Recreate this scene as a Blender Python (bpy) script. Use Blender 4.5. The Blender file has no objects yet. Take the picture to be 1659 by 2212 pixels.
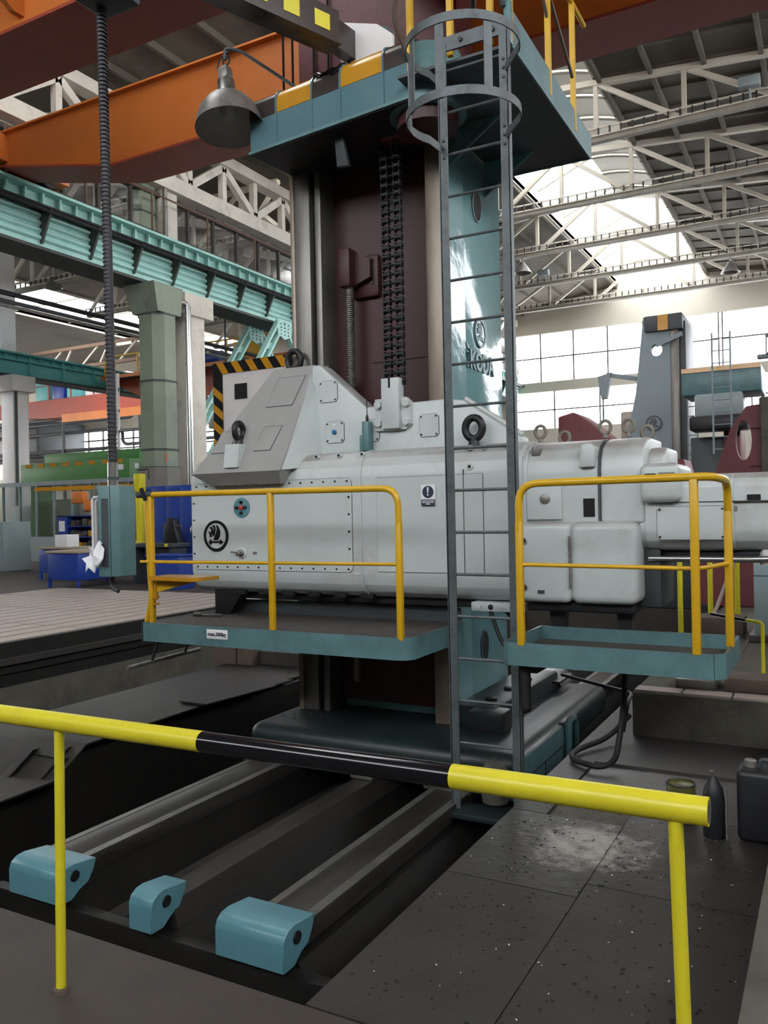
import bpy, bmesh, math, random
from mathutils import Vector, Matrix
random.seed(7)
PI = math.pi
scn = bpy.context.scene
COL = scn.collection

# ------------------------------------------------------------------ camera
YAW = math.radians(28.6); ROLL = math.radians(1.15); EYE = Vector((0, 0, 1.7)); FPX = 1789.0
Fv = Vector((-math.sin(YAW), math.cos(YAW), 0)); Rv = Vector((math.cos(YAW), math.sin(YAW), 0)); Zv = Vector((0, 0, 1))
cam = bpy.data.cameras.new('camera'); cam_o = bpy.data.objects.new('camera', cam); COL.objects.link(cam_o)
cam.sensor_fit = 'VERTICAL'; cam.sensor_height = 36.0; cam.lens = FPX / 2212 * 36.0; cam.shift_y = -0.0009
cam.clip_start = 0.05; cam.clip_end = 400
rr = Rv * math.cos(ROLL) - Zv * math.sin(ROLL); uu = Rv * math.sin(ROLL) + Zv * math.cos(ROLL); bb = -Fv
m4 = Matrix.Identity(4)
for i in range(3):
    m4[i][0] = rr[i]; m4[i][1] = uu[i]; m4[i][2] = bb[i]; m4[i][3] = EYE[i]
cam_o.matrix_world = m4
scn.camera = cam_o

# ------------------------------------------------------------------ world: overcast white sky, exposure
wd = bpy.data.worlds.new('overcast_sky'); scn.world = wd; wd.use_nodes = True
bg = wd.node_tree.nodes['Background']; bg.inputs[0].default_value = (1.0, 0.985, 0.96, 1); bg.inputs[1].default_value = 8.0
vs = scn.view_settings
vs.view_transform = 'Standard'; vs.look = 'None'; vs.gamma = 1.0; vs.use_curve_mapping = False
vs.exposure = 0.5

# ------------------------------------------------------------------ materials
def rgb(h):
    h = h.lstrip('#'); c = [int(h[i:i + 2], 16) / 255 for i in (0, 2, 4)]
    return tuple(((v / 12.92) if v <= .04045 else ((v + .055) / 1.055) ** 2.4) for v in c)
def M(name, col, rough=.5, metal=0., var=.12, vs=3., dirt=None, damt=.45, ds=5., dsoft=.12, bump=0., bs=60., spec=.5, stretch=None):
    if isinstance(col, str): col = rgb(col)
    m = bpy.data.materials.new(name); m.use_nodes = True
    nt = m.node_tree; N = nt.nodes; L = nt.links; b = N['Principled BSDF']
    b.inputs['Roughness'].default_value = rough; b.inputs['Metallic'].default_value = metal
    b.inputs['Specular IOR Level'].default_value = spec
    tc = N.new('ShaderNodeTexCoord'); src = tc.outputs['Object']
    if stretch:
        mp = N.new('ShaderNodeMapping'); mp.inputs['Scale'].default_value = stretch; L.new(src, mp.inputs[0]); src = mp.outputs[0]
    n1 = N.new('ShaderNodeTexNoise'); n1.inputs['Scale'].default_value = vs; n1.inputs['Detail'].default_value = 6; n1.inputs['Roughness'].default_value = .65
    L.new(src, n1.inputs['Vector'])
    r1 = N.new('ShaderNodeValToRGB'); L.new(n1.outputs[0], r1.inputs[0])
    r1.color_ramp.elements[0].position = .28; r1.color_ramp.elements[1].position = .72
    r1.color_ramp.elements[0].color = tuple(c * (1 - var) for c in col) + (1,)
    r1.color_ramp.elements[1].color = tuple(min(1, c * (1 + var)) for c in col) + (1,)
    out = r1.outputs[0]
    if dirt is not None:
        if isinstance(dirt, str): dirt = rgb(dirt)
        n2 = N.new('ShaderNodeTexNoise'); n2.inputs['Scale'].default_value = ds; n2.inputs['Detail'].default_value = 9; n2.inputs['Roughness'].default_value = .7
        L.new(src, n2.inputs['Vector'])
        r2 = N.new('ShaderNodeValToRGB'); L.new(n2.outputs[0], r2.inputs[0])
        r2.color_ramp.elements[0].position = 1 - damt - dsoft; r2.color_ramp.elements[1].position = 1 - damt + dsoft
        mx = N.new('ShaderNodeMix'); mx.data_type = 'RGBA'
        L.new(r2.outputs[0], mx.inputs[0]); L.new(out, mx.inputs[6]); mx.inputs[7].default_value = tuple(dirt) + (1,)
        out = mx.outputs[2]
    L.new(out, b.inputs['Base Color'])
    if bump:
        n3 = N.new('ShaderNodeTexNoise'); n3.inputs['Scale'].default_value = bs; n3.inputs['Detail'].default_value = 4
        L.new(src, n3.inputs['Vector'])
        bp = N.new('ShaderNodeBump'); bp.inputs['Strength'].default_value = bump; bp.inputs['Distance'].default_value = .02
        L.new(n3.outputs[0], bp.inputs['Height']); L.new(bp.outputs[0], b.inputs['Normal'])
    return m
def glass_mat(name, tint=(.95, .97, 1), gloss=.08, haze=0.):
    m = bpy.data.materials.new(name); m.use_nodes = True; nt = m.node_tree; N = nt.nodes; L = nt.links
    N.remove(N['Principled BSDF']); o = N['Material Output']
    t = N.new('ShaderNodeBsdfTransparent'); t.inputs[0].default_value = tuple(tint) + (1,)
    g = N.new('ShaderNodeBsdfGlossy'); g.inputs['Roughness'].default_value = .1
    x = N.new('ShaderNodeMixShader'); x.inputs[0].default_value = gloss
    L.new(t.outputs[0], x.inputs[1]); L.new(g.outputs[0], x.inputs[2]); L.new(x.outputs[0], o.inputs[0])
    return m

mt = {}
mt['grey'] = M('machine_grey_paint', '#c0c8c7', .42, var=.05, vs=2.2, dirt='#9f9d99', damt=.32, ds=1.6, dsoft=.16)
mt['greytop'] = M('dusty_grey_paint', '#949391', .5, var=.08, vs=2.5, dirt='#b6b8b8', damt=.27, ds=7, dsoft=.06)
mt['greypanel'] = M('grey_panel_paint', '#bfc7c6', .42, var=.04, vs=3)
mt['teal'] = M('machine_teal_paint', '#5d8084', .38, var=.08, vs=2, dirt='#455c60', damt=.38, ds=3, dsoft=.2)
mt['tealsad'] = M('shaded_oily_teal', '#202e2f', .42, var=.2, vs=3, dirt='#111515', damt=.42, ds=2.5, dsoft=.2)  # oily teal, darkened further for the shade under the headstock
mt['tealgloss'] = M('glossy_teal_paint', '#6f979b', .12, var=.06, vs=2, bump=.35, bs=3.2)
mt['tealcover'] = M('teal_cover_paint', '#588690', .33, var=.08, vs=6, dirt='#43666b', damt=.3, ds=9, bump=.05)
mt['ladder'] = M('worn_ladder_paint', '#555d5f', .45, .1, var=.12, vs=8, dirt='#3c4242', damt=.4, ds=12)
mt['red'] = M('dark_red_primer', '#471f23', .5, var=.2, vs=2, dirt='#271316', damt=.4, ds=2, dsoft=.25)
mt['redpaint'] = M('oxide_red_paint', '#6b3336', .55, var=.12, vs=1.5, dirt='#4b2528', damt=.35, ds=2)
mt['steel'] = M('worn_guideway_steel', '#77756f', .38, .55, var=.15, vs=5, dirt='#504d47', damt=.4, ds=3, stretch=(1, 1, .12))
mt['steeltan'] = M('oily_tan_guideway', '#94887a', .4, .35, var=.15, vs=4, dirt='#6e6256', damt=.45, ds=2.2, stretch=(1, 1, .15))
mt['rail'] = M('ground_bed_rail', '#4a4743', .34, .5, var=.2, vs=4, dirt='#282522', damt=.42, ds=3, stretch=(1, .1, 1))
mt['bed'] = M('oily_bed_iron', '#1c1a18', .5, .2, var=.3, vs=4, dirt='#0f0e0d', damt=.4, ds=3, bump=.1)
mt['bright'] = M('bright_steel', '#b9bcbb', .25, .9, var=.06)
mt['black'] = M('black_steel', '#222326', .45, .2, var=.2, vs=8)
mt['rubber'] = M('black_rubber_hose', '#19191a', .6, var=.1)
mt['yellow'] = M('yellow_platform_paint', '#d3a61c', .35, var=.08, vs=5, dirt='#7d5f1c', damt=.26, ds=9)
mt['byellow'] = M('bright_barrier_yellow', '#d6ca2a', .35, var=.07, vs=5, dirt='#9a8e22', damt=.27, ds=8)
mt['bblack'] = M('gloss_black_enamel', '#101015', .12, var=.1)
mt['orange'] = M('crane_orange_paint', '#cc7634', .45, var=.08, vs=.5, dirt='#ad5f2c', damt=.3, ds=.6, dsoft=.25)
mt['redcrane'] = M('red_crane_paint', '#9c4433', .5, var=.1, vs=.7)
mt['girder'] = M('runway_teal_paint', '#a6d6ce', .5, var=.08, vs=1, dirt='#80b4ad', damt=.35, ds=1.3)
mt['girder2'] = M('runway_blue_teal_paint', '#5cacae', .5, var=.08, vs=1)
mt['gdark'] = M('girder_shadow_side_paint', '#39403c', .6, var=.1)  # shade of the girder undersides put into the colour; dark fittings share it
mt['colgreen'] = M('column_green_paint', '#7b8875', .5, var=.1, vs=1, dirt='#626d5b', damt=.35, ds=1.5)
mt['concw'] = M('whitewashed_concrete', '#cfcabf', .8, var=.1, vs=1.4, dirt='#a39c90', damt=.36, ds=2, bump=.1)
mt['conc'] = M('dirty_concrete', '#56544a', .85, var=.18, vs=2, dirt='#3d3a34', damt=.4, ds=2.5, bump=.25, bs=30)
mt['floor'] = M('brown_concrete_floor', '#3f3933', .72, var=.14, vs=1.6, dirt='#302a26', damt=.4, ds=2.2, dsoft=.2, bump=.06, bs=90)
mt['plate'] = M('oily_floor_plate', '#373432', .5, .15, var=.22, vs=2.5, dirt='#1b1918', damt=.3, ds=9, dsoft=.05, bump=.12, bs=25)
mt['platew'] = M('worn_floor_plate', '#4b4845', .4, .2, var=.35, vs=3, dirt='#1d1b1a', damt=.36, ds=14, dsoft=.04, bump=.2, bs=18)
mt['platescuff'] = M('scuffed_floor_plate', '#3a3734', .42, .2, var=.35, vs=5, dirt='#26231f', damt=.3, ds=10, dsoft=.05, bump=.2, bs=18)
mt['capteal'] = M('cap_teal_enamel', '#5c7b84', .14, var=.06, vs=3)
mt['sheet'] = M('dark_cover_sheet', '#2a2725', .5, .25, var=.3, vs=2, dirt='#5a534d', damt=.3, ds=2.5, stretch=(3, .5, 1))
mt['casing'] = M('grey_column_casing', '#77756f', .7, var=.1)
def scuff(m, c, rad, col):   # pale flaking wear around c; its highlight is also put into the colour
    nt = m.node_tree; N = nt.nodes; L = nt.links; b = N['Principled BSDF']; old = b.inputs['Base Color'].links[0].from_socket
    tc = N.new('ShaderNodeTexCoord'); d = N.new('ShaderNodeVectorMath'); d.operation = 'DISTANCE'; d.inputs[1].default_value = c; L.new(tc.outputs['Object'], d.inputs[0])
    mr = N.new('ShaderNodeMapRange'); mr.inputs[1].default_value = rad; mr.inputs[2].default_value = rad * .2; mr.inputs[3].default_value = -.3; mr.inputs[4].default_value = .17; L.new(d.outputs['Value'], mr.inputs[0])
    n = N.new('ShaderNodeTexNoise'); n.inputs['Scale'].default_value = 9; n.inputs['Detail'].default_value = 10; n.inputs['Roughness'].default_value = .75; L.new(tc.outputs['Object'], n.inputs['Vector'])
    ad = N.new('ShaderNodeMath'); ad.operation = 'ADD'; L.new(n.outputs[0], ad.inputs[0]); L.new(mr.outputs[0], ad.inputs[1])
    rp = N.new('ShaderNodeValToRGB'); rp.color_ramp.elements[0].position = .5; rp.color_ramp.elements[1].position = .72; L.new(ad.outputs[0], rp.inputs[0])
    mx = N.new('ShaderNodeMix'); mx.data_type = 'RGBA'; L.new(rp.outputs[0], mx.inputs[0]); L.new(old, mx.inputs[6]); mx.inputs[7].default_value = rgb(col) + (1,)
    L.new(mx.outputs[2], b.inputs['Base Color'])
scuff(mt['platescuff'], (-1.12, 4.12, 0), .62, '#9a948c')
def settle(m, col, lo=.25, hi=.85, amt=.8):   # dust lying on upward faces
    nt = m.node_tree; N = nt.nodes; L = nt.links; b = N['Principled BSDF']; old = b.inputs['Base Color'].links[0].from_socket
    g = N.new('ShaderNodeNewGeometry'); sp = N.new('ShaderNodeSeparateXYZ'); L.new(g.outputs['True Normal'], sp.inputs[0])
    tc = N.new('ShaderNodeTexCoord'); n = N.new('ShaderNodeTexNoise'); n.inputs['Scale'].default_value = 4; n.inputs['Detail'].default_value = 7; L.new(tc.outputs['Object'], n.inputs['Vector'])
    mr = N.new('ShaderNodeMapRange'); mr.inputs[1].default_value = lo; mr.inputs[2].default_value = hi; mr.inputs[4].default_value = amt * 1.8; L.new(sp.outputs['Z'], mr.inputs[0])
    ml = N.new('ShaderNodeMath'); ml.operation = 'MULTIPLY'; ml.use_clamp = True; L.new(mr.outputs[0], ml.inputs[0]); L.new(n.outputs[0], ml.inputs[1])
    mx = N.new('ShaderNodeMix'); mx.data_type = 'RGBA'; L.new(ml.outputs[0], mx.inputs[0]); L.new(old, mx.inputs[6]); mx.inputs[7].default_value = rgb(col) + (1,)
    L.new(mx.outputs[2], b.inputs['Base Color'])
settle(mt['grey'], '#857d77'); settle(mt['teal'], '#4b4844')
mt['tslot'] = M('pinkish_cast_iron', '#a3978c', .55, .1, var=.1, vs=2, dirt='#837669', damt=.35, ds=3)
mt['bluep'] = M('blue_cabinet_paint', '#1f3f93', .42, var=.08, vs=1.5)
mt['wood'] = M('bench_top_wood', '#9d9179', .6, var=.1, vs=5)
mt['timber'] = M('dark_timber', '#5a4c42', .8, var=.2, vs=5, bump=.2)
mt['roof'] = M('roof_slab', '#5f594f', .85, var=.15, vs=.4, dirt='#474239', damt=.4, ds=.5)
mt['roofl'] = M('corrugated_roof_sheet', '#aaa89f', .5, .2, var=.1, vs=.8)
mt['truss'] = M('pale_truss_paint', '#b9b2a3', .6, var=.1, vs=.7)
mt['trussd'] = M('dusty_truss_chord', '#7f7a6f', .7, var=.2, vs=2)
mt['wallint'] = M('dim_unseen_wall', '#6d675e', .85, var=.1, vs=.5)  # for unseen walls, darkened to cut their bounce light
mt['wall'] = M('hall_end_wall', '#b9b3a6', .8, var=.06, vs=.4)
mt['walldk'] = M('far_wall_panel', '#a7a498', .8, var=.1, vs=.4)
mt['mull'] = M('window_mullion', '#3e3934', .6)
mt['white'] = M('white_paint', '#d8d5d4', .5, var=.04)
mt['paper'] = M('white_paper', '#e8e8ea', .7, var=.03)
mt['greycab'] = M('grey_cabinet_paint', '#8c9a9b', .45, var=.06)
mt['greenm'] = M('green_machine_paint', '#4f8a4a', .5, var=.1, vs=1)
mt['navy'] = M('navy_sign_print', '#1d2742', .5, var=.03)
mt['redbtn'] = M('red_button_plastic', '#b5443a', .4)
mt['bluebtn'] = M('blue_lens_plastic', '#2f74b5', .3)
mt['lamp'] = M('weathered_aluminium', '#8c8a86', .45, .6, var=.15, vs=9, dirt='#5b5855', damt=.4, ds=10)
mt['lampin'] = M('lamp_lit_inside', '#b9b6b0', .35, .2, var=.1, vs=9)  # paler than the outer dome: light inside it put into the colour
mt['mill2'] = M('bluegrey_mill_paint', '#7d8a90', .5, var=.08, vs=.8)
mt['hose'] = M('ribbed_conduit', '#38363a', .5, .2, var=.15, vs=6)
mt['tealpend'] = M('chipped_teal_paint', '#587879', .5, var=.12, vs=8, dirt='#6f6768', damt=.34, ds=14, dsoft=.04)
mt['darkgrey'] = M('dark_grey_paint', '#3d4245', .5, var=.1)
mt['mat'] = M('dusty_deck', '#46413e', .75, var=.2, vs=5, dirt='#332f2c', damt=.4, ds=6)
mt['dark'] = M('cavity_dark', '#0d0d0d', .8)
mt['ochre'] = M('amber_enamel', '#c08a24', .2, var=.08, vs=5)
mt['browncap'] = M('brown_black_enamel', '#39322f', .22, var=.15, vs=5)
mt['glass'] = glass_mat('window_glass')
mt['glassp'] = glass_mat('partition_glass', (.8, .84, .84), .12)
mt['clearwrap'] = M('plastic_wrap', '#8d8f8f', .2, var=.2, vs=4)
mt['cardboard'] = M('cardboard', '#6b5444', .8, var=.1)
mt['screw'] = M('screw_black', '#15161a', .4, .3)

# ------------------------------------------------------------------ mesh building
class MB:
    def __init__(s): s.v = []; s.f = []
    def add(s, vs, fs):
        o = len(s.v); s.v += [tuple(p) for p in vs]; s.f += [tuple(i + o for i in q) for q in fs]; return s
    def box(s, x0, x1, y0, y1, z0, z1):
        v = [(x, y, z) for z in (z0, z1) for y in (y0, y1) for x in (x0, x1)]
        return s.add(v, [(0, 2, 3, 1), (4, 5, 7, 6), (0, 1, 5, 4), (2, 6, 7, 3), (0, 4, 6, 2), (1, 3, 7, 5)])
    def hexa(s, a, b):  # two quads (same winding)
        return s.add(list(a) + list(b), [(3, 2, 1, 0), (4, 5, 6, 7), (0, 1, 5, 4), (1, 2, 6, 5), (2, 3, 7, 6), (3, 0, 4, 7)])
    def rbox(s, x0, x1, y0, y1, z0, z1, r=.02, seg=2):
        bm = bmesh.new(); bmesh.ops.create_cube(bm, size=1)
        for v in bm.verts:
            v.co = Vector(((x0 + x1) / 2 + v.co.x * (x1 - x0), (y0 + y1) / 2 + v.co.y * (y1 - y0), (z0 + z1) / 2 + v.co.z * (z1 - z0)))
        r = min(r, .49 * min(x1 - x0, y1 - y0, z1 - z0))
        bmesh.ops.bevel(bm, geom=bm.edges[:], offset=r, segments=seg, profile=.5, affect='EDGES')
        bm.verts.index_update(); s.add([v.co[:] for v in bm.verts], [[v.index for v in f.verts] for f in bm.faces]); bm.free(); return s
    def prism(s, poly, axis, a0, a1, bevel=0, seg=2):
        # poly: list of 2D points; axis x: (y,z), y: (x,z), z: (x,y)
        def mk(p, a): return {'x': (a, p[0], p[1]), 'y': (p[0], a, p[1]), 'z': (p[0], p[1], a)}[axis]
        n = len(poly); v = [mk(p, a0) for p in poly] + [mk(p, a1) for p in poly]
        f = [tuple(range(n))[::-1], tuple(range(n, 2 * n))] + [(i, (i + 1) % n, n + (i + 1) % n, n + i) for i in range(n)]
        bm = bmesh.new(); bv = [bm.verts.new(p) for p in v]
        for q in f: bm.faces.new([bv[i] for i in q])
        bmesh.ops.recalc_face_normals(bm, faces=bm.faces[:])
        if bevel: bmesh.ops.bevel(bm, geom=bm.edges[:], offset=bevel, segments=seg, profile=.5, affect='EDGES')
        bm.verts.index_update(); s.add([q.co[:] for q in bm.verts], [[q.index for q in ff.verts] for ff in bm.faces]); bm.free(); return s
    def tube(s, pts, r, n=10, closed=False, caps=True, r1=None):
        pts = [Vector(p) for p in pts]; k = len(pts); rings = []; prev = None
        for i, p in enumerate(pts):
            if closed: t = pts[(i + 1) % k] - pts[i - 1]
            else: t = pts[min(i + 1, k - 1)] - pts[max(i - 1, 0)]
            t.normalize()
            if prev is None:
                u = t.orthogonal().normalized()
            else:
                u = prev - t * prev.dot(t)
                u = u.normalized() if u.length > 1e-6 else t.orthogonal().normalized()
            prev = u; w = t.cross(u)
            rad = r if r1 is None else r + (r1 - r) * i / (k - 1)
            rings.append([p + (u * math.cos(2 * PI * j / n) + w * math.sin(2 * PI * j / n)) * rad for j in range(n)])
        v = [q for R in rings for q in R]; f = []
        for i in range(k if closed else k - 1):
            a = i * n; b = ((i + 1) % k) * n
            f += [(a + j, a + (j + 1) % n, b + (j + 1) % n, b + j) for j in range(n)]
        if caps and not closed: f += [tuple(range(n))[::-1], tuple((k - 1) * n + j for j in range(n))]
        return s.add(v, f)
    def bar(s, p0, p1, w, h, up=(0, 0, 1)):
        p0 = Vector(p0); p1 = Vector(p1); t = (p1 - p0).normalized(); up = Vector(up)
        if abs(t.dot(up)) > .98: up = Vector((0, 1, 0)) if abs(t.y) < .9 else Vector((1, 0, 0))
        sd = t.cross(up).normalized(); u2 = sd.cross(t).normalized()
        q = [(-1, -1), (1, -1), (1, 1), (-1, 1)]
        return s.hexa([p0 + sd * (a * w / 2) + u2 * (b * h / 2) for a, b in q], [p1 + sd * (a * w / 2) + u2 * (b * h / 2) for a, b in q])
    def lathe(s, prof, c, axis='z', n=20, caps=True):
        c = Vector(c); v = []; k = len(prof)
        for r, hh in prof:
            for j in range(n):
                a = 2 * PI * j / n; p, q = r * math.cos(a), r * math.sin(a)
                d = {'z': (p, q, hh), 'x': (hh, p, q), 'y': (q, hh, p)}[axis]; v.append(c + Vector(d))
        f = [(i * n + j, i * n + (j + 1) % n, (i + 1) * n + (j + 1) % n, (i + 1) * n + j) for i in range(k - 1) for j in range(n)]
        if caps: f += [tuple(range(n))[::-1], tuple((k - 1) * n + j for j in range(n))]
        return s.add(v, f)
    def torus(s, c, axis, R, r, n=24, m=10, a0=0, a1=2 * PI, sx=1, sy=1):
        c = Vector(c); ax = {'x': (Vector((0, 1, 0)), Vector((0, 0, 1))), 'y': (Vector((1, 0, 0)), Vector((0, 0, 1))), 'z': (Vector((1, 0, 0)), Vector((0, 1, 0)))}[axis]
        full = abs(a1 - a0 - 2 * PI) < 1e-6; k = n if full else n + 1
        pts = [c + ax[0] * (R * sx * math.cos(a0 + (a1 - a0) * i / n)) + ax[1] * (R * sy * math.sin(a0 + (a1 - a0) * i / n)) for i in range(k)]
        return s.tube(pts, r, m, closed=full)
    def sphere(s, c, r, n=14, sc=(1, 1, 1)):
        pr = [(r * math.sin(PI * i / 8) + 1e-4, -r * math.cos(PI * i / 8)) for i in range(9)]
        o = len(s.v); s.lathe(pr, (0, 0, 0), 'z', n)
        for i in range(o, len(s.v)): s.v[i] = tuple(c[k] + s.v[i][k] * sc[k] for k in range(3))
        return s
    def mesh(s, name, mat):
        me = bpy.data.meshes.new(name); me.from_pydata(s.v, [], s.f)
        mats = mat if isinstance(mat, (list, tuple)) else [mat]
        for m_ in mats: me.materials.append(m_)
        bm = bmesh.new(); bm.from_mesh(me); bmesh.ops.recalc_face_normals(bm, faces=bm.faces[:]); bm.to_mesh(me); bm.free()
        for p in me.polygons: p.use_smooth = True
        me.set_sharp_from_angle(angle=math.radians(38)); me.validate(); return me
def link(name, me, parent=None, loc=(0, 0, 0)):
    o = bpy.data.objects.new(name, me); COL.objects.link(o); o.location = loc
    if parent is not None:
        o.parent = parent
        o.matrix_parent_inverse = Matrix.Translation(-Vector(parent.location)) if parent.type == 'EMPTY' else Matrix.Identity(4)
    return o
def part(name, mb, mat, parent, label=None, stuff=False):
    o = link(name, mb.mesh(name, mt[mat] if isinstance(mat, str) else mat), parent)
    if label: o['label'] = label
    if stuff: o['kind'] = 'stuff'
    return o
def inst(name, src, parent, off):  # another piece sharing the mesh of src, moved by off
    o = link(name, src.data, parent, off); return o
def thing(name, label, cat, loc=(0, 0, 0), group=None):
    o = bpy.data.objects.new(name, None); COL.objects.link(o); o.location = loc; o.empty_display_size = .2
    o['label'] = label; o['category'] = cat
    if group: o['group'] = group
    return o
def one(name, mb, mat, label, cat, group=None):
    o = link(name, mb.mesh(name, mt[mat] if isinstance(mat, str) else mat)); o['label'] = label; o['category'] = cat
    if group: o['group'] = group
    return o
def struct(name, mb, mat, label=None, parent=None):
    o = link(name, mb.mesh(name, mt[mat] if isinstance(mat, str) else mat), parent)
    if parent is None: o['kind'] = 'structure'
    if label: o['label'] = label
    return o
def dup(root, off, label):
    r = root.copy(); COL.objects.link(r); r.location = Vector(root.location) + Vector(off); r['label'] = label
    for ch in list(root.children):
        c = ch.copy(); COL.objects.link(c); c.parent = r; c.matrix_parent_inverse = ch.matrix_parent_inverse.copy()
        for g in ch.children:
            d = g.copy(); COL.objects.link(d); d.parent = c; d.matrix_parent_inverse = g.matrix_parent_inverse.copy()
    return r
def bend(pts, r=.1, n=5):   # rounded polyline
    pts = [Vector(p) for p in pts]; out = [pts[0]]
    for i in range(1, len(pts) - 1):
        a, b, c = pts[i - 1], pts[i], pts[i + 1]
        d0 = (a - b); d1 = (c - b); q = min(r, d0.length * .49, d1.length * .49)
        p0 = b + d0.normalized() * q; p1 = b + d1.normalized() * q
        for k in range(n + 1):
            t = k / n; out.append(p0 * (1 - t) ** 2 + b * 2 * t * (1 - t) + p1 * t * t)
    out.append(pts[-1]); return out
def text_mesh(name, body, size, depth, mat, parent, origin, xdir, updir, bold=0.0, label=None):
    cu = bpy.data.curves.new(name, 'FONT'); cu.body = body; cu.size = size; cu.extrude = depth; cu.align_x = 'CENTER'; cu.align_y = 'CENTER'; cu.offset = bold
    cu.resolution_u = 3
    to = bpy.data.objects.new(name, cu); COL.objects.link(to)
    me = bpy.data.meshes.new_from_object(to); bpy.data.objects.remove(to); bpy.data.curves.remove(cu)
    X = Vector(xdir); U = Vector(updir); W = X.normalized().cross(U.normalized()); O = Vector(origin)
    for v in me.vertices: v.co = O + X * v.co.x + U * v.co.y + W * v.co.z
    me.materials.clear(); me.materials.append(mt[mat]); me.name = name
    o = link(name, me, parent)
    if label: o['label'] = label
    return o
# ================================================================== SETTING
# floors (slabs are deep so that their sides form the walls of the pit)
struct('floor', MB().box(-24, 8, -10, 2.36, -1.4, 0), 'floor', 'brown concrete floor in front of the machine pit')
fl = struct('floor', MB().box(-1.64, -.25, 2.36, 6.27, -1.4, -.02), 'conc', 'sunken walkway floor covered with oily steel plates')
for i, (x0, x1, y0, y1, zt, mm) in enumerate([(-1.64, -1.02, 2.37, 3.55, 0, 'plate'), (-1.015, -.26, 2.37, 3.7, 0, 'plate'), (-1.64, -1.02, 3.555, 4.45, .001, 'platescuff'),
        (-1.015, -.26, 3.705, 4.72, .001, 'platescuff'), (-1.64, -1.44, 4.455, 6.26, .002, 'plate'), (-1.435, -.26, 4.73, 5.5, -.012, 'platew'), (-1.435, -.26, 5.5, 6.26, .006, 'plate')]):
    part('floor_plate', MB().box(x0, x1, y0, y1, -.02, zt), mm, fl)
struct('floor', MB().box(-1.64, -1.35, 6.27, 50, -1.4, -.0), 'plate', 'narrow floor strip along the bed pit')
struct('floor', MB().box(-.25, 9, -10, 6.27, -.2, .33), 'conc', 'raised concrete floor edge on the right')
struct('floor', MB().box(-1.35, 9, 6.27, 50, -.2, .32), 'conc', 'raised concrete slab behind the walkway')
struct('floor', MB().box(-24, -1.64, 2.36, 50, -1.5, -1.3), 'bed', 'dark oily bottom of the machine pit')
struct('floor', MB().box(-6.65, -4.9, 8.25, 50, -1.3, 0), 'floor', 'concrete floor behind the chip trench')
struct('floor', MB().box(-4.9, -1.64, 14, 50, -1.3, 0), 'floor')
struct('floor', MB().box(-9.5, -6.65, 13.1, 50, -1.3, 0), 'floor')
struct('floor', MB().box(-70, -9.5, 13.1, 50, -1.3, .08), 'floor', 'factory hall floor behind the slotted plate field')
struct('floor', MB().box(-70, -15.6, 2.36, 13.1, -1.3, .08), 'floor')
# T-slotted cast-iron plate field: bed and the strips between the slots
tf = struct('floor', MB().box(-15.6, -9.55, 6.9, 13.1, -1.3, -.32).box(-15.6, -9.5, 6.85, 13.1, -.32, .084), 'bed', 'slotted cast iron clamping floor')
strip = None
for i in range(15):
    for j in range(4):
        x0 = -9.5 - .405 * (i + 1); y0 = 6.87 + j * 1.556
        b = MB().box(0, .338, 0, 1.53, 0, .014)
        if strip is None:
            strip = part('slot_plate', b, 'tslot', tf); strip.location = (x0, y0, .084)
        else: inst('slot_plate', strip, tf, (x0, y0, .084))
part('edge_lip', MB().box(-9.55, -9.44, 6.85, 13.1, -.2, -.12).box(-15.6, -9.44, 6.78, 6.86, -.2, -.12), 'plate', tf)
part('foundation_wall', MB().box(-9.56, -9.52, 6.86, 13.1, -1.3, -.5).box(-15.6, -9.52, 6.82, 6.9, -1.3, -.5), 'conc', tf)

# chip trench deck left of the bed, with its loose cover sheets
struct('floor', MB().box(-6.7, -5.25, 4.4, 8.25, -1.3, -.16).box(-9.0, -5.35, 2.9, 4.4, -1.3, -.34), 'bed', 'dark concrete ledge beside the bed pit')
def sheet(x0, x1, y0, y1, zb, dy=0, label=''):
    prof = [(3.2 + dy, zb - .22), (4.2 + dy, zb - .2), (4.5 + dy, zb), (y1 - 1.1, zb + .01), (y1, zb - .03)]
    prof = [p for p in prof if p[0] >= y0]
    m = MB()
    top = prof + [(p[0], p[1] - .014) for p in reversed(prof)]
    m.prism(top, 'x', x0, x1); return one('cover_sheet', m, 'sheet', label, 'metal sheet', 'loose cover sheets beside the bed')
sheet(-6.55, -5.6, 3.2, 8.0, -.13, -.1, 'dark bent cover sheet lying furthest from the bed pit')
sheet(-6.2, -5.32, 3.2, 7.75, -.105, 0, 'middle bent steel cover sheet of the overlapping stack by the pit')
sheet(-5.9, -5.2, 3.2, 7.4, -.08, .08, 'lighter topmost cover sheet along the pit edge with bent down end')
sheet(-5.45, -5.12, 4.7, 7.0, -.055, .12, 'narrow steel strip hanging over the pit edge')
tb = thing('timber_block', 'dark timber block standing at the far end of the trench', 'timber', (-6.6, 8.35, 0))
part('beam', MB().rbox(-6.9, -6.55, 8.1, 8.3, -.3, .2, .02), 'timber', tb)
part('beam', MB().rbox(-6.55, -6.3, 8.12, 8.3, -.3, .12, .02), 'timber', tb)

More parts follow.
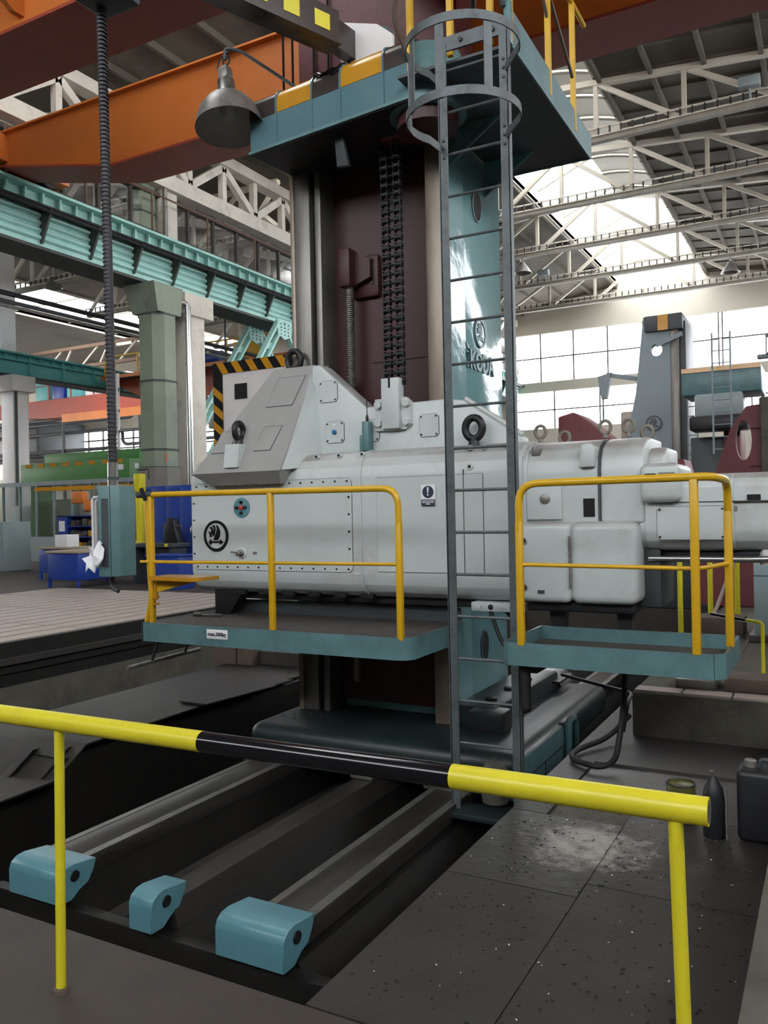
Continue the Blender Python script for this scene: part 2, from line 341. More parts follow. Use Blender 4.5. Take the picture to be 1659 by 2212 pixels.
# end wall of the halls with glazed bands
def window_band(n, x0, x1, z0, z1, nx, nz, y=50, mat='mull', bar=.07, label=None):
    w = struct('window_%d' % n, MB().box(x0, x1, y - .06, y + .06, z0 - .08, z0).box(x0, x1, y - .06, y + .06, z1, z1 + .08), mat, label)
    for i in range(nx + 1):
        x = x0 + (x1 - x0) * i / nx; part('mullion', MB().box(x - bar / 2, x + bar / 2, y - .05, y + .05, z0, z1), mat, w)
    for j in range(1, nz):
        z = z0 + (z1 - z0) * j / nz; part('transom', MB().box(x0, x1, y - .04, y + .04, z - bar / 2, z + bar / 2), mat, w)
    for i in range(nx):
        a = x0 + (x1 - x0) * i / nx; b = x0 + (x1 - x0) * (i + 1) / nx
        part('pane', MB().box(a, b, y - .008, y + .008, z0, z1), 'glass', w)
    return w
wl = MB().box(-70, 10, 49.9, 50.2, 0, 6.6).box(-70, 10, 49.9, 50.2, 8.9, 9.5).box(-70, 10, 49.9, 50.2, 12.5, 18)
wl.box(-70, -58, 49.9, 50.2, 6.6, 8.9).box(-70, -18, 49.9, 50.2, 9.5, 12.5)
for x in (-46.5, -39.5, -32.5, -25.5, -18.5): wl.box(x - .6, x + .6, 49.9, 50.2, 6.6, 8.9)
wb = struct('wall_back', wl, 'wall', 'pale end wall of the hall with glazed bands')
window_band(1, -18, -5.6, 9.5, 12.5, 6, 2, label='tall overexposed window band left of the far mill column')
window_band(2, -5.4, 10, 9.5, 12.5, 6, 2, label='tall overexposed window band right of the far mill column')
window_band(3, -17.9, 10, 6.6, 8.9, 10, 2, label='lower glazed band of the end wall')
k = 4
for x in (-53.5, -46.5, -39.5, -32.5, -25.5):
    window_band(k, x + (.6 if x > -53 else -4), x + 6.4, 6.6, 8.9, 6, 3, bar=.12, label='dark framed window of the far left hall end wall'); k += 1
WZ0, WZ1, WX0, WX1, RZ0, RZ1 = 8.6, 12.8, -16, 8, 9.2, 12.8
# unseen walls added to limit the light, with high glazed bands sized as key
struct('wall_front', MB().box(-24, 9.2, -10.3, -10, -.2, WZ0).box(-24, 9.2, -10.3, -10, WZ1, 14.4).box(-24, WX0, -10.3, -10, WZ0, WZ1).box(WX1, 9.2, -10.3, -10, WZ0, WZ1), 'wallint', 'unseen hall wall behind the viewer, added to limit the light')
struct('wall_right', MB().box(9, 9.2, -10.3, 50.2, -.2, RZ0).box(9, 9.2, -10.3, 50.2, RZ1, 14.4), 'wallint', 'unseen right side wall of the hall, added to limit the light')
wf = struct('window_20', MB().box(WX0, WX1, -10.2, -10.1, WZ0, WZ0 + .1), 'mull', 'unseen high glazed band behind the viewer, sized as key light')
for i in range(9):
    x = WX0 + (WX1 - WX0) * i / 8; part('mullion', MB().box(x - .05, x + .05, -10.2, -10.1, WZ0, WZ1), 'mull', wf)
part('pane', MB().box(WX0, WX1, -10.16, -10.15, WZ0, WZ1), 'glass', wf)
wr_ = struct('window_21', MB().box(9.05, 9.15, -10, 50, RZ0, RZ0 + .1), 'mull', 'unseen high glazed band in the right side wall, sized for its light')
for i in range(16):
    y = -10 + 4 * i; part('mullion', MB().box(9.05, 9.15, y - .05, y + .05, RZ0, RZ1), 'mull', wr_)
part('pane', MB().box(9.1, 9.11, -10, 50, RZ0, RZ1), 'glass', wr_)
struct('wall_left', MB().box(-70.3, -70, 2, 50, -.2, 5).box(-70.3, -70, 2, 50, 10, 14.6), 'wallint', 'unseen outer wall of the left halls, added to limit low light')  # added out of view to shut out low light from the left
struct('wall_corner', MB().box(-70, -24, 2.0, 2.3, -.2, 14.6).box(-24.3, -24, -10.3, 2.3, -.2, 14), 'wallint', 'unseen wall of the left halls behind the viewer, added to limit low light')
# crane-side clerestory along the column row
cl = struct('window_%d' % k, MB().box(-17.75, -17.55, 10.3, 50, 10.0, 10.15).box(-17.75, -17.55, 10.3, 50, 11.2, 11.32), 'mull', 'bright clerestory strip above the teal runway girder')
for i in range(34):
    y = 10.3 + i * 1.2; part('mullion', MB().box(-17.72, -17.6, y - .04, y + .04, 10.15, 11.2), 'mull', cl)
for i in range(11):
    y = 10.3 + i * 3.6; part('pane', MB().box(-17.66, -17.64, y, y + 3.6, 10.15, 11.2), 'glass', cl)

# roof: two slopes, open ridge with a lantern; unseen near part shaped for the light
rf = MB()
def slope(m, x0, z0, x1, z1, y0, y1, t=.18): m.hexa([(x0, y0, z0), (x1, y0, z1), (x1, y1, z1), (x0, y1, z0)], [(x0, y0, z0 + t), (x1, y0, z1 + t), (x1, y1, z1 + t), (x0, y1, z0 + t)])
ceil = struct('ceiling', (lambda m: (slope(m, -6.3, 14.85, 9, 13.55, -10.3, 50), slope(m, -24, 12.9, -17.6, 13.85, -10.3, 8), slope(m, -17.6, 13.85, -11.1, 14.85, -10.3, 50), slope(m, -11.1, 14.85, -6.3, 14.85, -10.3, 3), slope(m, -8.7, 14.85, -6.3, 14.85, 3, 16), m)[-1])(rf), 'roof', 'dark ribbed roof slabs of the main hall')
for i in range(9):
    x = -6.1 + i * 1.5; z = 14.85 - (x + 6.3) * .085; part('purlin', MB().box(x - .06, x + .06, 16, 50, z - .2, z), 'roof', ceil)
for i in range(5):
    x = -17 + i * 1.45; z = 13.85 + (x + 17.6) * .154; part('purlin', MB().box(x - .06, x + .06, 16, 50, z - .2, z), 'roof', ceil)
for i in range(24):
    y = 17 + i * 1.4
    part('roof_rib', MB().hexa([(-6.3, y, 14.79), (4, y, 13.91), (4, y + .1, 13.91), (-6.3, y + .1, 14.79)], [(-6.3, y, 14.86), (4, y, 13.98), (4, y + .1, 13.98), (-6.3, y + .1, 14.86)]), 'roof', ceil)
struct('ceiling', MB().box(-70, -44, 2, 50, 14.4, 14.6).box(-38, -17.7, 2, 50, 14.4, 14.6), 'roof', 'dark roof slabs of the left hall')
for kk, (xa, xb) in enumerate(((-44, -38),)):  # skylight added to brighten the left hall
    rw = struct('window_%d' % (30 + kk), MB().box(xa - .1, xa, 2, 50, 14.3, 14.8).box(xb, xb + .1, 2, 50, 14.3, 14.8), 'truss', 'roof light strip added to brighten the left hall')
    for i in range(13):
        y = 2 + i * 4; part('glazing_bar', MB().box(xa, xb, y - .05, y + .05, 14.45, 14.6), 'trussd', rw)
        if i < 12: part('pane', MB().box(xa, xb, y, y + 4, 14.62, 14.63), 'glass', rw)
# lantern: side curbs, arched sheet roof on the right half, glazing on the left half and at the far end
ln = struct('window_%d' % (k + 1), MB().box(-11.2, -11.1, 16, 50, 14.8, 15.5).box(-6.3, -6.2, 16, 50, 14.8, 15.9), 'truss', 'glazed ridge lantern of the roof')
arch = [(-6.3 - 2.5 * t, 15.9 + .55 * math.sin(PI * .5 * t)) for t in [i / 8 for i in range(9)]]
for j in range(13):
    y0 = 16 + j * 1.9
    if y0 > 39: break
    poly = arch + [(x, z + .04) for x, z in reversed(arch)]
    part('arched_sheet', MB().prism(poly, 'y', y0, y0 + 1.82), 'roofl', ln)
    for i in range(8):
        (xa, za), (xb, zb) = arch[i], arch[i + 1]
    part('arch_rib', MB().tube([(x, y0, z - .06) for x, z in arch], .05, 6), 'trussd', ln)
for j in range(-3, 9):  # near panes carried on out of view to light the orange crane
    y0 = 16 + j * 3.8
    part('lantern_pane', MB().hexa([(-11.1, y0, 15.5), (-8.8, y0, 16.45), (-8.8, y0 + 3.7, 16.45), (-11.1, y0 + 3.7, 15.5)], [(-11.1, y0, 15.51), (-8.8, y0, 16.46), (-8.8, y0 + 3.7, 16.46), (-11.1, y0 + 3.7, 15.51)]), 'glass', ln)
    part('glazing_bar', MB().bar((-11.1, y0 - .05, 15.48), (-8.8, y0 - .05, 16.43), .07, .09), 'trussd', ln)
for j in range(3):
    y0 = 39.5 + j * 3.5
    part('lantern_pane', MB().box(-8.8, -6.3, y0, y0 + 3.4, 16.4, 16.41), 'glass', ln)

# roof trusses of the main hall
ORD = ['nearest', 'second', 'third', 'fourth', 'fifth', 'sixth and furthest']
def truss(Y, x0, x1, zc, topz, label, step=2.57, first=-6.25, tray=True, grp='roof trusses of the main hall'):
    t = thing('roof_truss', label, 'truss', ((x0 + x1) / 2, Y, zc), grp)
    part('lower_chord', MB().box(x0, x1, Y - .11, Y + .11, zc - .12, zc + .04), 'trussd', t)
    # cable ladder along the lower chord: rungs
    if tray:
        part('cable_ladder', MB().box(x0, x1, Y - .17, Y - .13, zc + .02, zc + .07).box(x0, x1, Y - .17, Y - .13, zc + .24, zc + .29), 'truss', t)
        r = MB(); x = x0
        while x < x1: r.box(x, x + .05, Y - .18, Y - .12, zc + .05, zc + .26); x += .34
        part('ladder_rungs', r, 'black', t, stuff=True)
    nodes = []
    x = first
    while x > x0: x -= step
    x += step
    while x < x1: nodes.append(x); x += step
    xs = [x0] + nodes + [x1]
    for a, b in zip(xs[:-1], xs[1:]):
        part('top_chord', MB().bar((a, Y, topz(a)), (b, Y, topz(b)), .2, .18), 'truss', t)
    for i, x in enumerate(nodes):
        part('vertical', MB().bar((x, Y, zc), (x, Y, topz(x)), .13, .13), 'truss', t)
    for i in range(len(xs) - 1):
        a, b = xs[i], xs[i + 1]
        if (a + b) / 2 > -8.7: part('diagonal', MB().bar((a, Y, topz(a)), (b, Y, zc), .12, .14), 'truss', t)
        else: part('diagonal', MB().bar((a, Y, zc), (b, Y, topz(b)), .12, .14), 'truss', t)
    return t
tz = lambda x: 14.72 - abs(x + 8.7) * .085 + .2
for i in range(6):
    truss(20.6 + 5 * i, -17.4, 8, 13, tz, 'pale steel roof truss over the main hall, %s in the row' % ORD[i])
for i, Y in enumerate((20.6, 25.6, 30.6, 35.6, 40.6)):
    truss(Y, -34, -18.2, 12.2, lambda x: 14.2, 'pale roof truss of the left hall, %s in its row' % ORD[i], 2.4, -32, i < 4, 'roof trusses of the left hall')
# concrete longitudinal truss over the column row
lt = thing('concrete_truss', 'whitewashed concrete lattice girder along the column row under the roof', 'truss', (-17.5, 23, 11.6))
part('lower_chord', MB().box(-17.75, -17.3, 12, 49.8, 11.45, 11.9), 'concw', lt)
part('upper_chord', MB().box(-17.75, -17.3, 12, 49.8, 13.1, 13.45), 'concw', lt)
for i in range(11):
    y = 13.2 + i * 3.3
    part('vertical', MB().box(-17.6, -17.4, y - .1, y + .1, 11.9, 13.1), 'concw', lt)
    part('vertical', MB().box(-17.6, -17.4, y + 1.55, y + 1.75, 11.9, 13.1), 'concw', lt)
    part('diagonal', MB().bar((-17.5, y + .05, 11.95), (-17.5, y + 1.6, 13.05), .2, .24), 'concw', lt)
    part('diagonal', MB().bar((-17.5, y + 1.7, 13.05), (-17.5, y + 3.25, 11.95), .2, .24), 'concw', lt)
# diagonal roof struts seen behind it
cr = thing('roof_strut_frame', 'pale concrete roof struts behind the lattice girder of the column row', 'strut', (-20, 22, 12))
for i in range(5):
    y = 15 + i * 5
    part('strut', MB().bar((-17.8, y, 12.1), (-24, y + 1, 13.9), .3, .3), 'concw', cr)
    part('strut', MB().bar((-17.8, y, 12.1), (-20.4, y + 2.4, 13.9), .25, .25), 'concw', cr)
# ================================================================== COLUMN ROW, RUNWAYS, CRANES (background left)
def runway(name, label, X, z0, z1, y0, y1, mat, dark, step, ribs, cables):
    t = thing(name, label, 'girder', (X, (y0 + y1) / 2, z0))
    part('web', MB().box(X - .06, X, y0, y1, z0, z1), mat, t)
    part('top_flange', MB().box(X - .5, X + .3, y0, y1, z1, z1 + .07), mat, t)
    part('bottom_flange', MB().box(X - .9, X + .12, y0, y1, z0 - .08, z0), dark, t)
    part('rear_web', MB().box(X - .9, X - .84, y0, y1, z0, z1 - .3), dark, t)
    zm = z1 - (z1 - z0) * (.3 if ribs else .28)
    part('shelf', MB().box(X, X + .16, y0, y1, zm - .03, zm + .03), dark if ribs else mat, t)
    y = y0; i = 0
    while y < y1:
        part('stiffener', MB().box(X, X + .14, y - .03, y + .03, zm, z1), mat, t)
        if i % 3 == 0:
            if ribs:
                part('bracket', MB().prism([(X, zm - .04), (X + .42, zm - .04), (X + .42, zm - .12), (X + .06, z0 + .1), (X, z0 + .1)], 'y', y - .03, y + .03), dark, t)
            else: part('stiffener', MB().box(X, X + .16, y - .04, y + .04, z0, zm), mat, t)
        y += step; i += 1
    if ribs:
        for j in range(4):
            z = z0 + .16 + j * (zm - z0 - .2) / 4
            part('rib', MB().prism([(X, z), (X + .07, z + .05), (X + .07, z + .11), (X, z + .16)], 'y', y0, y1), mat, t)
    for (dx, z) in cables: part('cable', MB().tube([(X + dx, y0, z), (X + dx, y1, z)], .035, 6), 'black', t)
    return t
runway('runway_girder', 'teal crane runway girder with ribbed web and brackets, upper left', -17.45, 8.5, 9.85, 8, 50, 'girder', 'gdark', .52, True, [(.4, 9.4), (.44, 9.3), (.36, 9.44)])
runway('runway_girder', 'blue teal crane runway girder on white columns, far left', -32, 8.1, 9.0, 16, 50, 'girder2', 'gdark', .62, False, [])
rl = thing('crane_rail', 'dark crane rail on top of the upper left runway girder', 'rail', (-17.5, 25, 9.92))
part('rail_head', MB().box(-17.55, -17.43, 8, 50, 9.92, 10.03), 'black', rl)
part('handrail', MB().tube([(-17.1, 13, 11.0), (-17.1, 50, 11.0)], .03, 6), 'cardboard', rl)
for i in range(16): part('handrail_post', MB().tube([(-17.1, 13 + i * 2.4, 9.92), (-17.1, 13 + i * 2.4, 11.0)], .03, 6), 'cardboard', rl)

# column group of the row
cg = thing('clad_column', 'green painted octagonal steel clad column left of the white concrete one', 'column', (-17.5, 18.3, .1))
def octo(y0, y1, x0, x1, c): return [(x0 + c, y0), (x1 - c, y0), (x1, y0 + c), (x1, y1 - c), (x1 - c, y1), (x0 + c, y1), (x0, y1 - c), (x0, y0 + c)]
part('shaft', MB().prism(octo(17.85, 18.8, -18.0, -17.0, .25), 'z', 3.1, 7.6), 'colgreen', cg)
part('lower_casing', MB().prism(octo(17.8, 18.85, -18.05, -16.95, .25), 'z', .08, 3.1), 'casing', cg)
part('capital', MB().hexa([(-18, 17.85, 7.6), (-17, 17.85, 7.6), (-17, 18.8, 7.6), (-18, 18.8, 7.6)], [(-18.1, 17.6, 8.4), (-16.9, 17.6, 8.4), (-16.9, 18.8, 8.4), (-18.1, 18.8, 8.4)]), 'colgreen', cg)
for z in (3.08, 3.6, 5.6, 7.55): part('clamp_band', MB().prism(octo(17.83, 18.82, -18.02, -16.98, .25), 'z', z, z + .05), 'gdark', cg)
part('fire_tag', MB().box(-16.98, -16.965, 18.0, 18.1, 3.25, 3.5), 'redbtn', cg)
part('upper_shaft', MB().prism(octo(17.75, 18.6, -18.2, -17.6, .15), 'z', 9.9, 13.6), 'colgreen', cg)
for z in (10.6, 11.5, 12.4): part('clamp_band', MB().prism(octo(17.73, 18.62, -18.22, -17.58, .15), 'z', z, z + .05), 'gdark', cg)
cw = thing('concrete_column', 'whitewashed concrete column with corbel beside the green clad one', 'column', (-17.5, 19.6, .1))
part('shaft', MB().rbox(-18.0, -17.1, 19.2, 19.98, .08, 8.0, .04), 'concw', cw)
part('corbel', MB().rbox(-18.2, -17.0, 19.0, 20.3, 7.75, 8.42, .04), 'concw', cw)
part('upper_shaft', MB().rbox(-18.0, -17.5, 18.62, 19.3, 9.9, 13.8, .04), 'concw', cw)
pp = thing('downpipe', 'bright galvanised downpipe between the green and the white column', 'pipe', (-16.95, 19.05, .1))
part('pipe', MB().tube(bend([(-17.2, 18.6, 8.05), (-16.95, 19.05, 8.05), (-16.95, 19.05, .1)], .2), .09, 10), 'bright', pp)
for z in (2.4, 4.4, 6.2): part('joint_ring', MB().tube([(-16.95, 19.05, z), (-16.95, 19.05, z + .06)], .105, 10), 'bright', pp)
part('upper_pipe', MB().tube([(-17.4, 18.65, 9.95), (-17.4, 18.65, 13.6)], .07, 8), 'bright', pp)
# further columns of the left hall row
def wcol(X, Y, label):
    t = thing('hall_column', label, 'column', (X, Y, .08), 'white columns under the far left runway girder')
    part('shaft', MB().rbox(X - .45, X + .35, Y - .4, Y + .4, .08, 7.5, .03), 'white', t)
    part('corbel', MB().rbox(X - .7, X + .6, Y - .6, Y + .6, 7.3, 8.02, .03), 'white', t)
    part('upper_shaft', MB().rbox(X - 1.1, X - .4, Y - .4, Y + .4, 9.05, 14.4, .03), 'white', t)
    part('pipe', MB().tube([(X + .42, Y - .3, .08), (X + .42, Y - .3, 7.3)], .06, 8), 'gdark', t)
wcol(-32, 24.6, 'overexposed white column at the left frame edge under the far runway girder')
wcol(-32, 34.4, 'white far column standing behind the green clad column')
sx = thing('steel_lattice_post', 'white painted lattice post behind the yellow pillar', 'post', (-24, 24.3, .1))
for dx in (0, .5): part('upright', MB().box(-26 + dx, -25.9 + dx, 24.3, 24.4, .08, 7.5), 'white', sx)
for i in range(8): part('batten', MB().box(-26, -25.4, 24.32, 24.38, .8 + i * .85, .95 + i * .85), 'white', sx)

# K bracing of the column row
for X, lab in ((-17.15, 'teal riveted V brace under the runway girder, near plane'), (-18.4, 'teal riveted V brace under the runway girder, rear plane')):
    t = thing('steel_brace', lab, 'brace', (X, 24, .1), 'teal bracing of the column row')
    for sgn in (-1, 1):
        a = (X, 24.2 + sgn * .1, 8.5); b = (X, 24.2 + sgn * 4.6, 2.6)
        for off in (-.17, .17):
            part('flange_angle', MB().bar((X, a[1] + off, a[2]), (X, b[1] + off, b[2]), .2, .08, (0, 1, 0)), 'girder', t)
        for k in range(9):
            q = (k + .5) / 9; yy = a[1] + (b[1] - a[1]) * q; zz = a[2] + (b[2] - a[2]) * q
            part('batten_plate', MB().box(X - .08, X + .02, yy - .17, yy + .17, zz - .12, zz + .12), 'girder', t)
    part('gusset', MB().prism([(23.75, 8.55), (24.65, 8.55), (24.6, 8.0), (24.2, 7.85), (23.8, 8.0)], 'x', X + .05, X + .09), 'girder', t)
    rv = MB()
    for i in range(3):
        for j in range(4): rv.box(X + .09, X + .11, 23.95 + i * .22, 23.99 + i * .22, 8.0 + j * .12, 8.04 + j * .12)
    part('rivets', rv, 'gdark', t, stuff=True)
# long pipes of the left hall
for i, (dx, z, r) in enumerate(((0, 7.62, .07), (.15, 7.36, .06), (.1, 7.26, .05))):
    one('overhead_pipe', MB().tube([(-19 + dx, 10, z), (-19 + dx, 50, z)], r, 8), ['black', 'darkgrey', 'lamp'][i], ['black overhead pipe, highest of the three running along the left hall', 'dark grey overhead pipe, middle of the three along the left hall', 'pale thin overhead pipe, lowest of the three along the left hall'][i], 'pipe', 'pipes under the runway girder')

# orange overhead crane: two box girders and end carriage
def crane_girder(t, y0, y1, zb, zt, x_end, x_mid, x1, zend):
    poly = [(x_end, zend), (x_mid, zb), (x1, zb), (x1, zt), (x_end, zt)]
    part('box_girder', MB().prism(poly, 'y', y0, y1), 'orange', t)
    part('top_plate', MB().box(x_end, x1, y0 - .12, y1 + .12, zt, zt + .04), 'orange', t)
    part('bottom_plate', MB().prism([(x_end, zend - .05), (x_mid, zb - .05), (x1, zb - .05), (x1, zb), (x_mid, zb), (x_end, zend)], 'y', y0 - .1, y1 + .1), 'redcrane', t)  # orange underside put in a darker red for its shade
oc = thing('overhead_crane', 'large orange overhead travelling crane with twin box girders', 'crane', (-17.5, 11.4, 10.1))
crane_girder(oc, 13, 13.9, 9.3, 10.78, -17.2, -13.6, 9, 10.05)
crane_girder(oc, 8.6, 9.7, 9.25, 10.78, -17.2, -13.6, 9, 10.05)
part('end_carriage', MB().rbox(-17.9, -17.0, 7.6, 14.8, 10.12, 10.75, .03), 'orange', oc)
part('walkway_plate', MB().box(-17, 9, 7.4, 8.6, 10.1, 10.16), 'orange', oc)
part('walkway_plate', MB().box(-17, -7, 9.7, 10.9, 10.68, 10.74), 'orange', oc)
for i in range(14): part('walkway_bracket', MB().prism([(7.4, 10.1), (8.6, 10.1), (8.6, 9.4), (8.4, 9.4)], 'x', -16 + i * 1.7, -15.9 + i * 1.7), 'orange', oc)
part('walkway_rail', MB().tube([(-17, 7.45, 11.1), (9, 7.45, 11.1)], .03, 6), 'yellow', oc)
for i in range(12): part('rail_post', MB().tube([(-16.5 + i * 1.7, 7.45, 10.1), (-16.5 + i * 1.7, 7.45, 11.1)], .03, 6), 'yellow', oc)
part('crane_wheel', MB().lathe([(.28, -.1), (.34, -.1), (.34, -.07), (.28, -.07), (.28, .07), (.34, .07), (.34, .1), (.28, .1)], (-17.3, 14.35, 10.33), 'x', 20), 'black', oc)
part('buffer', MB().lathe([(.12, 0), (.16, .1), (.12, .25)], (-17.4, 14.8, 10.4), 'y', 14), 'black', oc)
for i, x in enumerate((-8.55, -8.35, -7.9, -7.6)): part('hoist_rope', MB().tube([(x, 12.25, 9.0), (x, 12.25, 11.2)], .022, 6), 'black', oc)
part('cab_panel', MB().box(-8.25, -5.2, 12.3, 12.95, 8.75, 11.2), 'redpaint', oc)
part('trolley_frame', MB().box(-6.5, -2, 8, 14, 10.85, 11.3).box(-5.6, -3, 9, 13, 11.3, 12.1), 'redcrane', oc)
part('hoist_cable', MB().tube([(-1.5, 12.4, 9.1), (-.3, 12.3, 9.2), (.8, 12.4, 9.6)], .06, 8), 'black', oc)
# red crane in the left hall
rc = thing('overhead_crane', 'red brown overhead crane in the left hall behind the concrete column', 'crane', (-25, 30.5, 7.9))
part('box_girder', MB().prism([(-31.6, 8.3), (-29, 7.2), (-20, 7.2), (-18.2, 8.3), (-18.2, 8.6), (-31.6, 8.6)], 'y', 30, 30.8), 'redcrane', rc)
part('walkway', MB().box(-31.6, -18.2, 29.2, 30, 8.5, 8.6), 'darkgrey', rc)
part('kick_plate', MB().box(-31.6, -18.2, 29.15, 29.2, 8.42, 8.58), 'orange', rc)
for i in range(8): part('rail_post', MB().box(-31 + i * 1.8, -30.93 + i * 1.8, 29.16, 29.22, 8.4, 9.5), 'yellow', rc)
part('handrail', MB().tube([(-31.4, 29.2, 9.5), (-18.4, 29.2, 9.5)], .035, 6), 'yellow', rc)
part('switch_box', MB().rbox(-23.9, -22.3, 29.8, 30.6, 8.6, 9.5, .04), 'yellow', rc)
part('hoist_motor', MB().rbox(-27.6, -26.2, 30, 30.8, 8.6, 9.5, .05).lathe([(.35, 0), (.35, 1)], (-26, 30.4, 9.0), 'x', 16), 'bluep', rc)
part('second_girder', MB().box(-31.6, -18.2, 32.5, 33.3, 7.3, 8.8), 'redcrane', rc)
part('hazard_bumper', MB().box(-31.2, -30.6, 29.0, 29.15, 8.3, 9.2), 'ochre', rc)
# far crane of the third hall
fc = thing('overhead_crane', 'distant red overhead crane with blue cabinets on its bridge, far left', 'crane', (-45, 40, 9))
part('box_girder', MB().prism([(-56, 9.2), (-49, 8.7), (-36, 8.7), (-36, 10), (-56, 10)], 'y', 40, 41), 'redcrane', fc)
part('lower_flange', MB().box(-47, -36, 39.8, 40, 8.3, 8.85), 'orange', fc)
for i, (x, w, h, mm) in enumerate(((-50, 1.3, 1.5, 'girder2'), (-48.3, 1.2, 1.6, 'bluep'), (-46.8, 1.4, 1.6, 'girder2'), (-45, 1.8, 1.4, 'white'), (-42.6, 1.6, 1.3, 'white'), (-40.5, 1.2, 1.1, 'yellow'))):
    part('cabinet', MB().rbox(x, x + w, 40.1, 40.9, 10.02, 10.02 + h, .04), mm, fc)
part('handrail', MB().tube([(-55, 39.9, 11.0), (-36, 39.9, 11.0)], .04, 6), 'redcrane', fc)
for i in range(9): part('rail_post', MB().box(-55 + i * 2.2, -54.93 + i * 2.2, 39.86, 39.94, 10, 11), 'redcrane', fc)
fg = thing('lattice_girder', 'rust red lattice girder crossing behind the far left runway', 'girder', (-43, 36, 10.8))
part('chord', MB().box(-52, -33, 36, 36.2, 10.9, 11.1), 'cardboard', fg)
part('chord', MB().box(-52, -33, 36, 36.2, 12.1, 12.3), 'cardboard', fg)
for i in range(12): part('web_bar', MB().bar((-52 + i * 1.6, 36.1, 11.0), (-51.2 + i * 1.6 + (.8 if i % 2 else 0), 36.1, 12.2), .1, .1), 'truss', fg)
# ================================================================== THE BORING MILL
# ---- bed
bd = thing('machine_bed', 'dark oily machine bed with three ground rails running under the column', 'machine bed', (-3.3, 8.6, -1.3))
part('base', MB().prism([(-4.5, -1.3), (-4.5, -.62), (-4.36, -.62), (-4.36, -.46), (-3.98, -.46), (-3.92, -.72), (-3.42, -.72), (-3.34, -.5), (-3.1, -.5), (-2.98, -.74), (-2.76, -.74), (-2.68, -.48), (-2.32, -.48), (-2.2, -.7), (-2.1, -.95), (-2.05, -1.3)], 'y', 3.3, 14), 'bed', bd)
for a, b in ((-4.34, -4.0), (-2.66, -2.36)):
    part('rail', MB().rbox(a, b, 3.32, 14, -.47, -.35, .012), 'rail', bd)
    part('worn_strip', MB().box(a + .0, a + .05, 3.34, 14, -.351, -.347), 'steel', bd)
    part('worn_strip', MB().box(b - .06, b, 3.34, 14, -.351, -.347), 'steel', bd)
part('centre_guide', MB().prism([(-3.34, -.52), (-3.3, -.36), (-3.14, -.36), (-3.1, -.52)], 'y', 3.32, 14), 'rail', bd)
part('side_ledge', MB().box(-3.86, -3.72, 3.32, 14, -.72, -.66), 'rail', bd)
part('trough_strip', MB().prism([(-2.96, -.735), (-2.78, -.735), (-2.7, -.5), (-2.72, -.5)], 'y', 3.4, 14), 'rail', bd)
part('front_plate', MB().rbox(-4.5, -2.1, 3.22, 3.3, -1.0, -.5, .01), 'bed', bd)
part('front_step', MB().rbox(-4.5, -2.15, 3.02, 3.24, -.86, -.7, .01), 'bed', bd)
for x in (-4.12, -2.48):
    part('rail_pocket', MB().box(x - .06, x + .08, 3.42, 3.5, -.352, -.344), 'dark', bd)
part('drain_hole', MB().lathe([(.07, 0), (.07, .01)], (-2.88, 3.5, -.735), 'z', 18), 'dark', bd)
def cover(x0, x1):
    prof = [(3.42, -.285), (3.25, -.262), (3.2, -.268), (3.165, -.29), (3.15, -.325), (3.15, -.46), (3.24, -.46), (3.3, -.42), (3.36, -.40), (3.4, -.34)]
    c = part('end_cover', MB().prism(prof, 'x', x0, x1, .004, 1), 'tealcover', bd, 'bent teal sheet end cover')
    part('cheek_hole', MB().lathe([(.026, 0), (.03, .004), (.03, .006), (.02, .008)], (x1, 3.26, -.33), 'x', 16), 'black', c)
    part('hole_ring', MB().torus((x1 + .004, 3.26, -.33), 'x', .027, .005, 16, 6), 'screw', c)
cover(-4.24, -3.82); cover(-3.29, -3.13); cover(-2.71, -2.3)

# ---- column with saddle
co = thing('mill_column', 'tall teal machine column with red recess and steel guideways on a rounded saddle', 'machine column', (-3.4, 6.9, -.35))
part('saddle', MB().rbox(-4.42, -2.02, 5.6, 8.3, -.35, -.07, .1, 4), 'tealsad', co)
part('saddle_apron', MB().rbox(-2.3, -2.0, 5.66, 6.75, -.42, -.1, .03), 'teal', co)
part('apron_seam', MB().box(-2.001, -1.996, 5.7, 6.7, -.262, -.256).box(-2.001, -1.996, 6.18, 6.186, -.4, -.26), 'dark', co)
hk = MB().tube(bend([(-1.97, 6.72, -.5), (-1.97, 6.72, -.06), (-1.97, 6.92, -.06), (-1.97, 6.92, -.5)], .09), .03, 8)
part('side_bracket', hk, 'teal', co)
part('side_bracket_plate', MB().rbox(-2.06, -1.99, 6.72, 6.94, -.5, -.08, .02), 'tealsad', co)
part('column_shell', MB().rbox(-4.27, -2.77, 6.5, 7.5, -.08, 5.15, .015), 'tealgloss', co)
part('recess_panel', MB().box(-3.99, -2.92, 6.46, 6.502, .0, 5.1), 'red', co, 'dark red painted recess between the guideways')
part('recess_seam', MB().box(-3.6, -2.95, 6.455, 6.462, 3.02, 3.026), 'dark', co)
part('left_guideway', MB().rbox(-4.27, -4.08, 6.2, 6.52, -.07, 5.05, .012), 'steel', co)
part('guideway_edge', MB().rbox(-4.285, -4.24, 6.19, 6.3, -.07, 5.0, .006), 'steeltan', co)
part('guideway_groove', MB().box(-4.085, -4.03, 6.27, 6.5, -.07, 5.0), 'dark', co)
part('inner_guideway', MB().rbox(-4.04, -3.975, 6.22, 6.5, -.07, 5.0, .008), 'steel', co)
part('right_guideway', MB().rbox(-2.94, -2.775, 6.2, 6.52, -.07, 5.0, .012), 'steeltan', co, 'tan worn steel guideway')
part('guideway_side', MB().box(-2.775, -2.765, 6.22, 6.6, .05, 5.0), 'tealgloss', co)
part('recess_fillet', MB().prism([(-3.06, 6.47), (-2.93, 6.47), (-2.93, 6.3)], 'z', 0, 5.0), 'red', co)
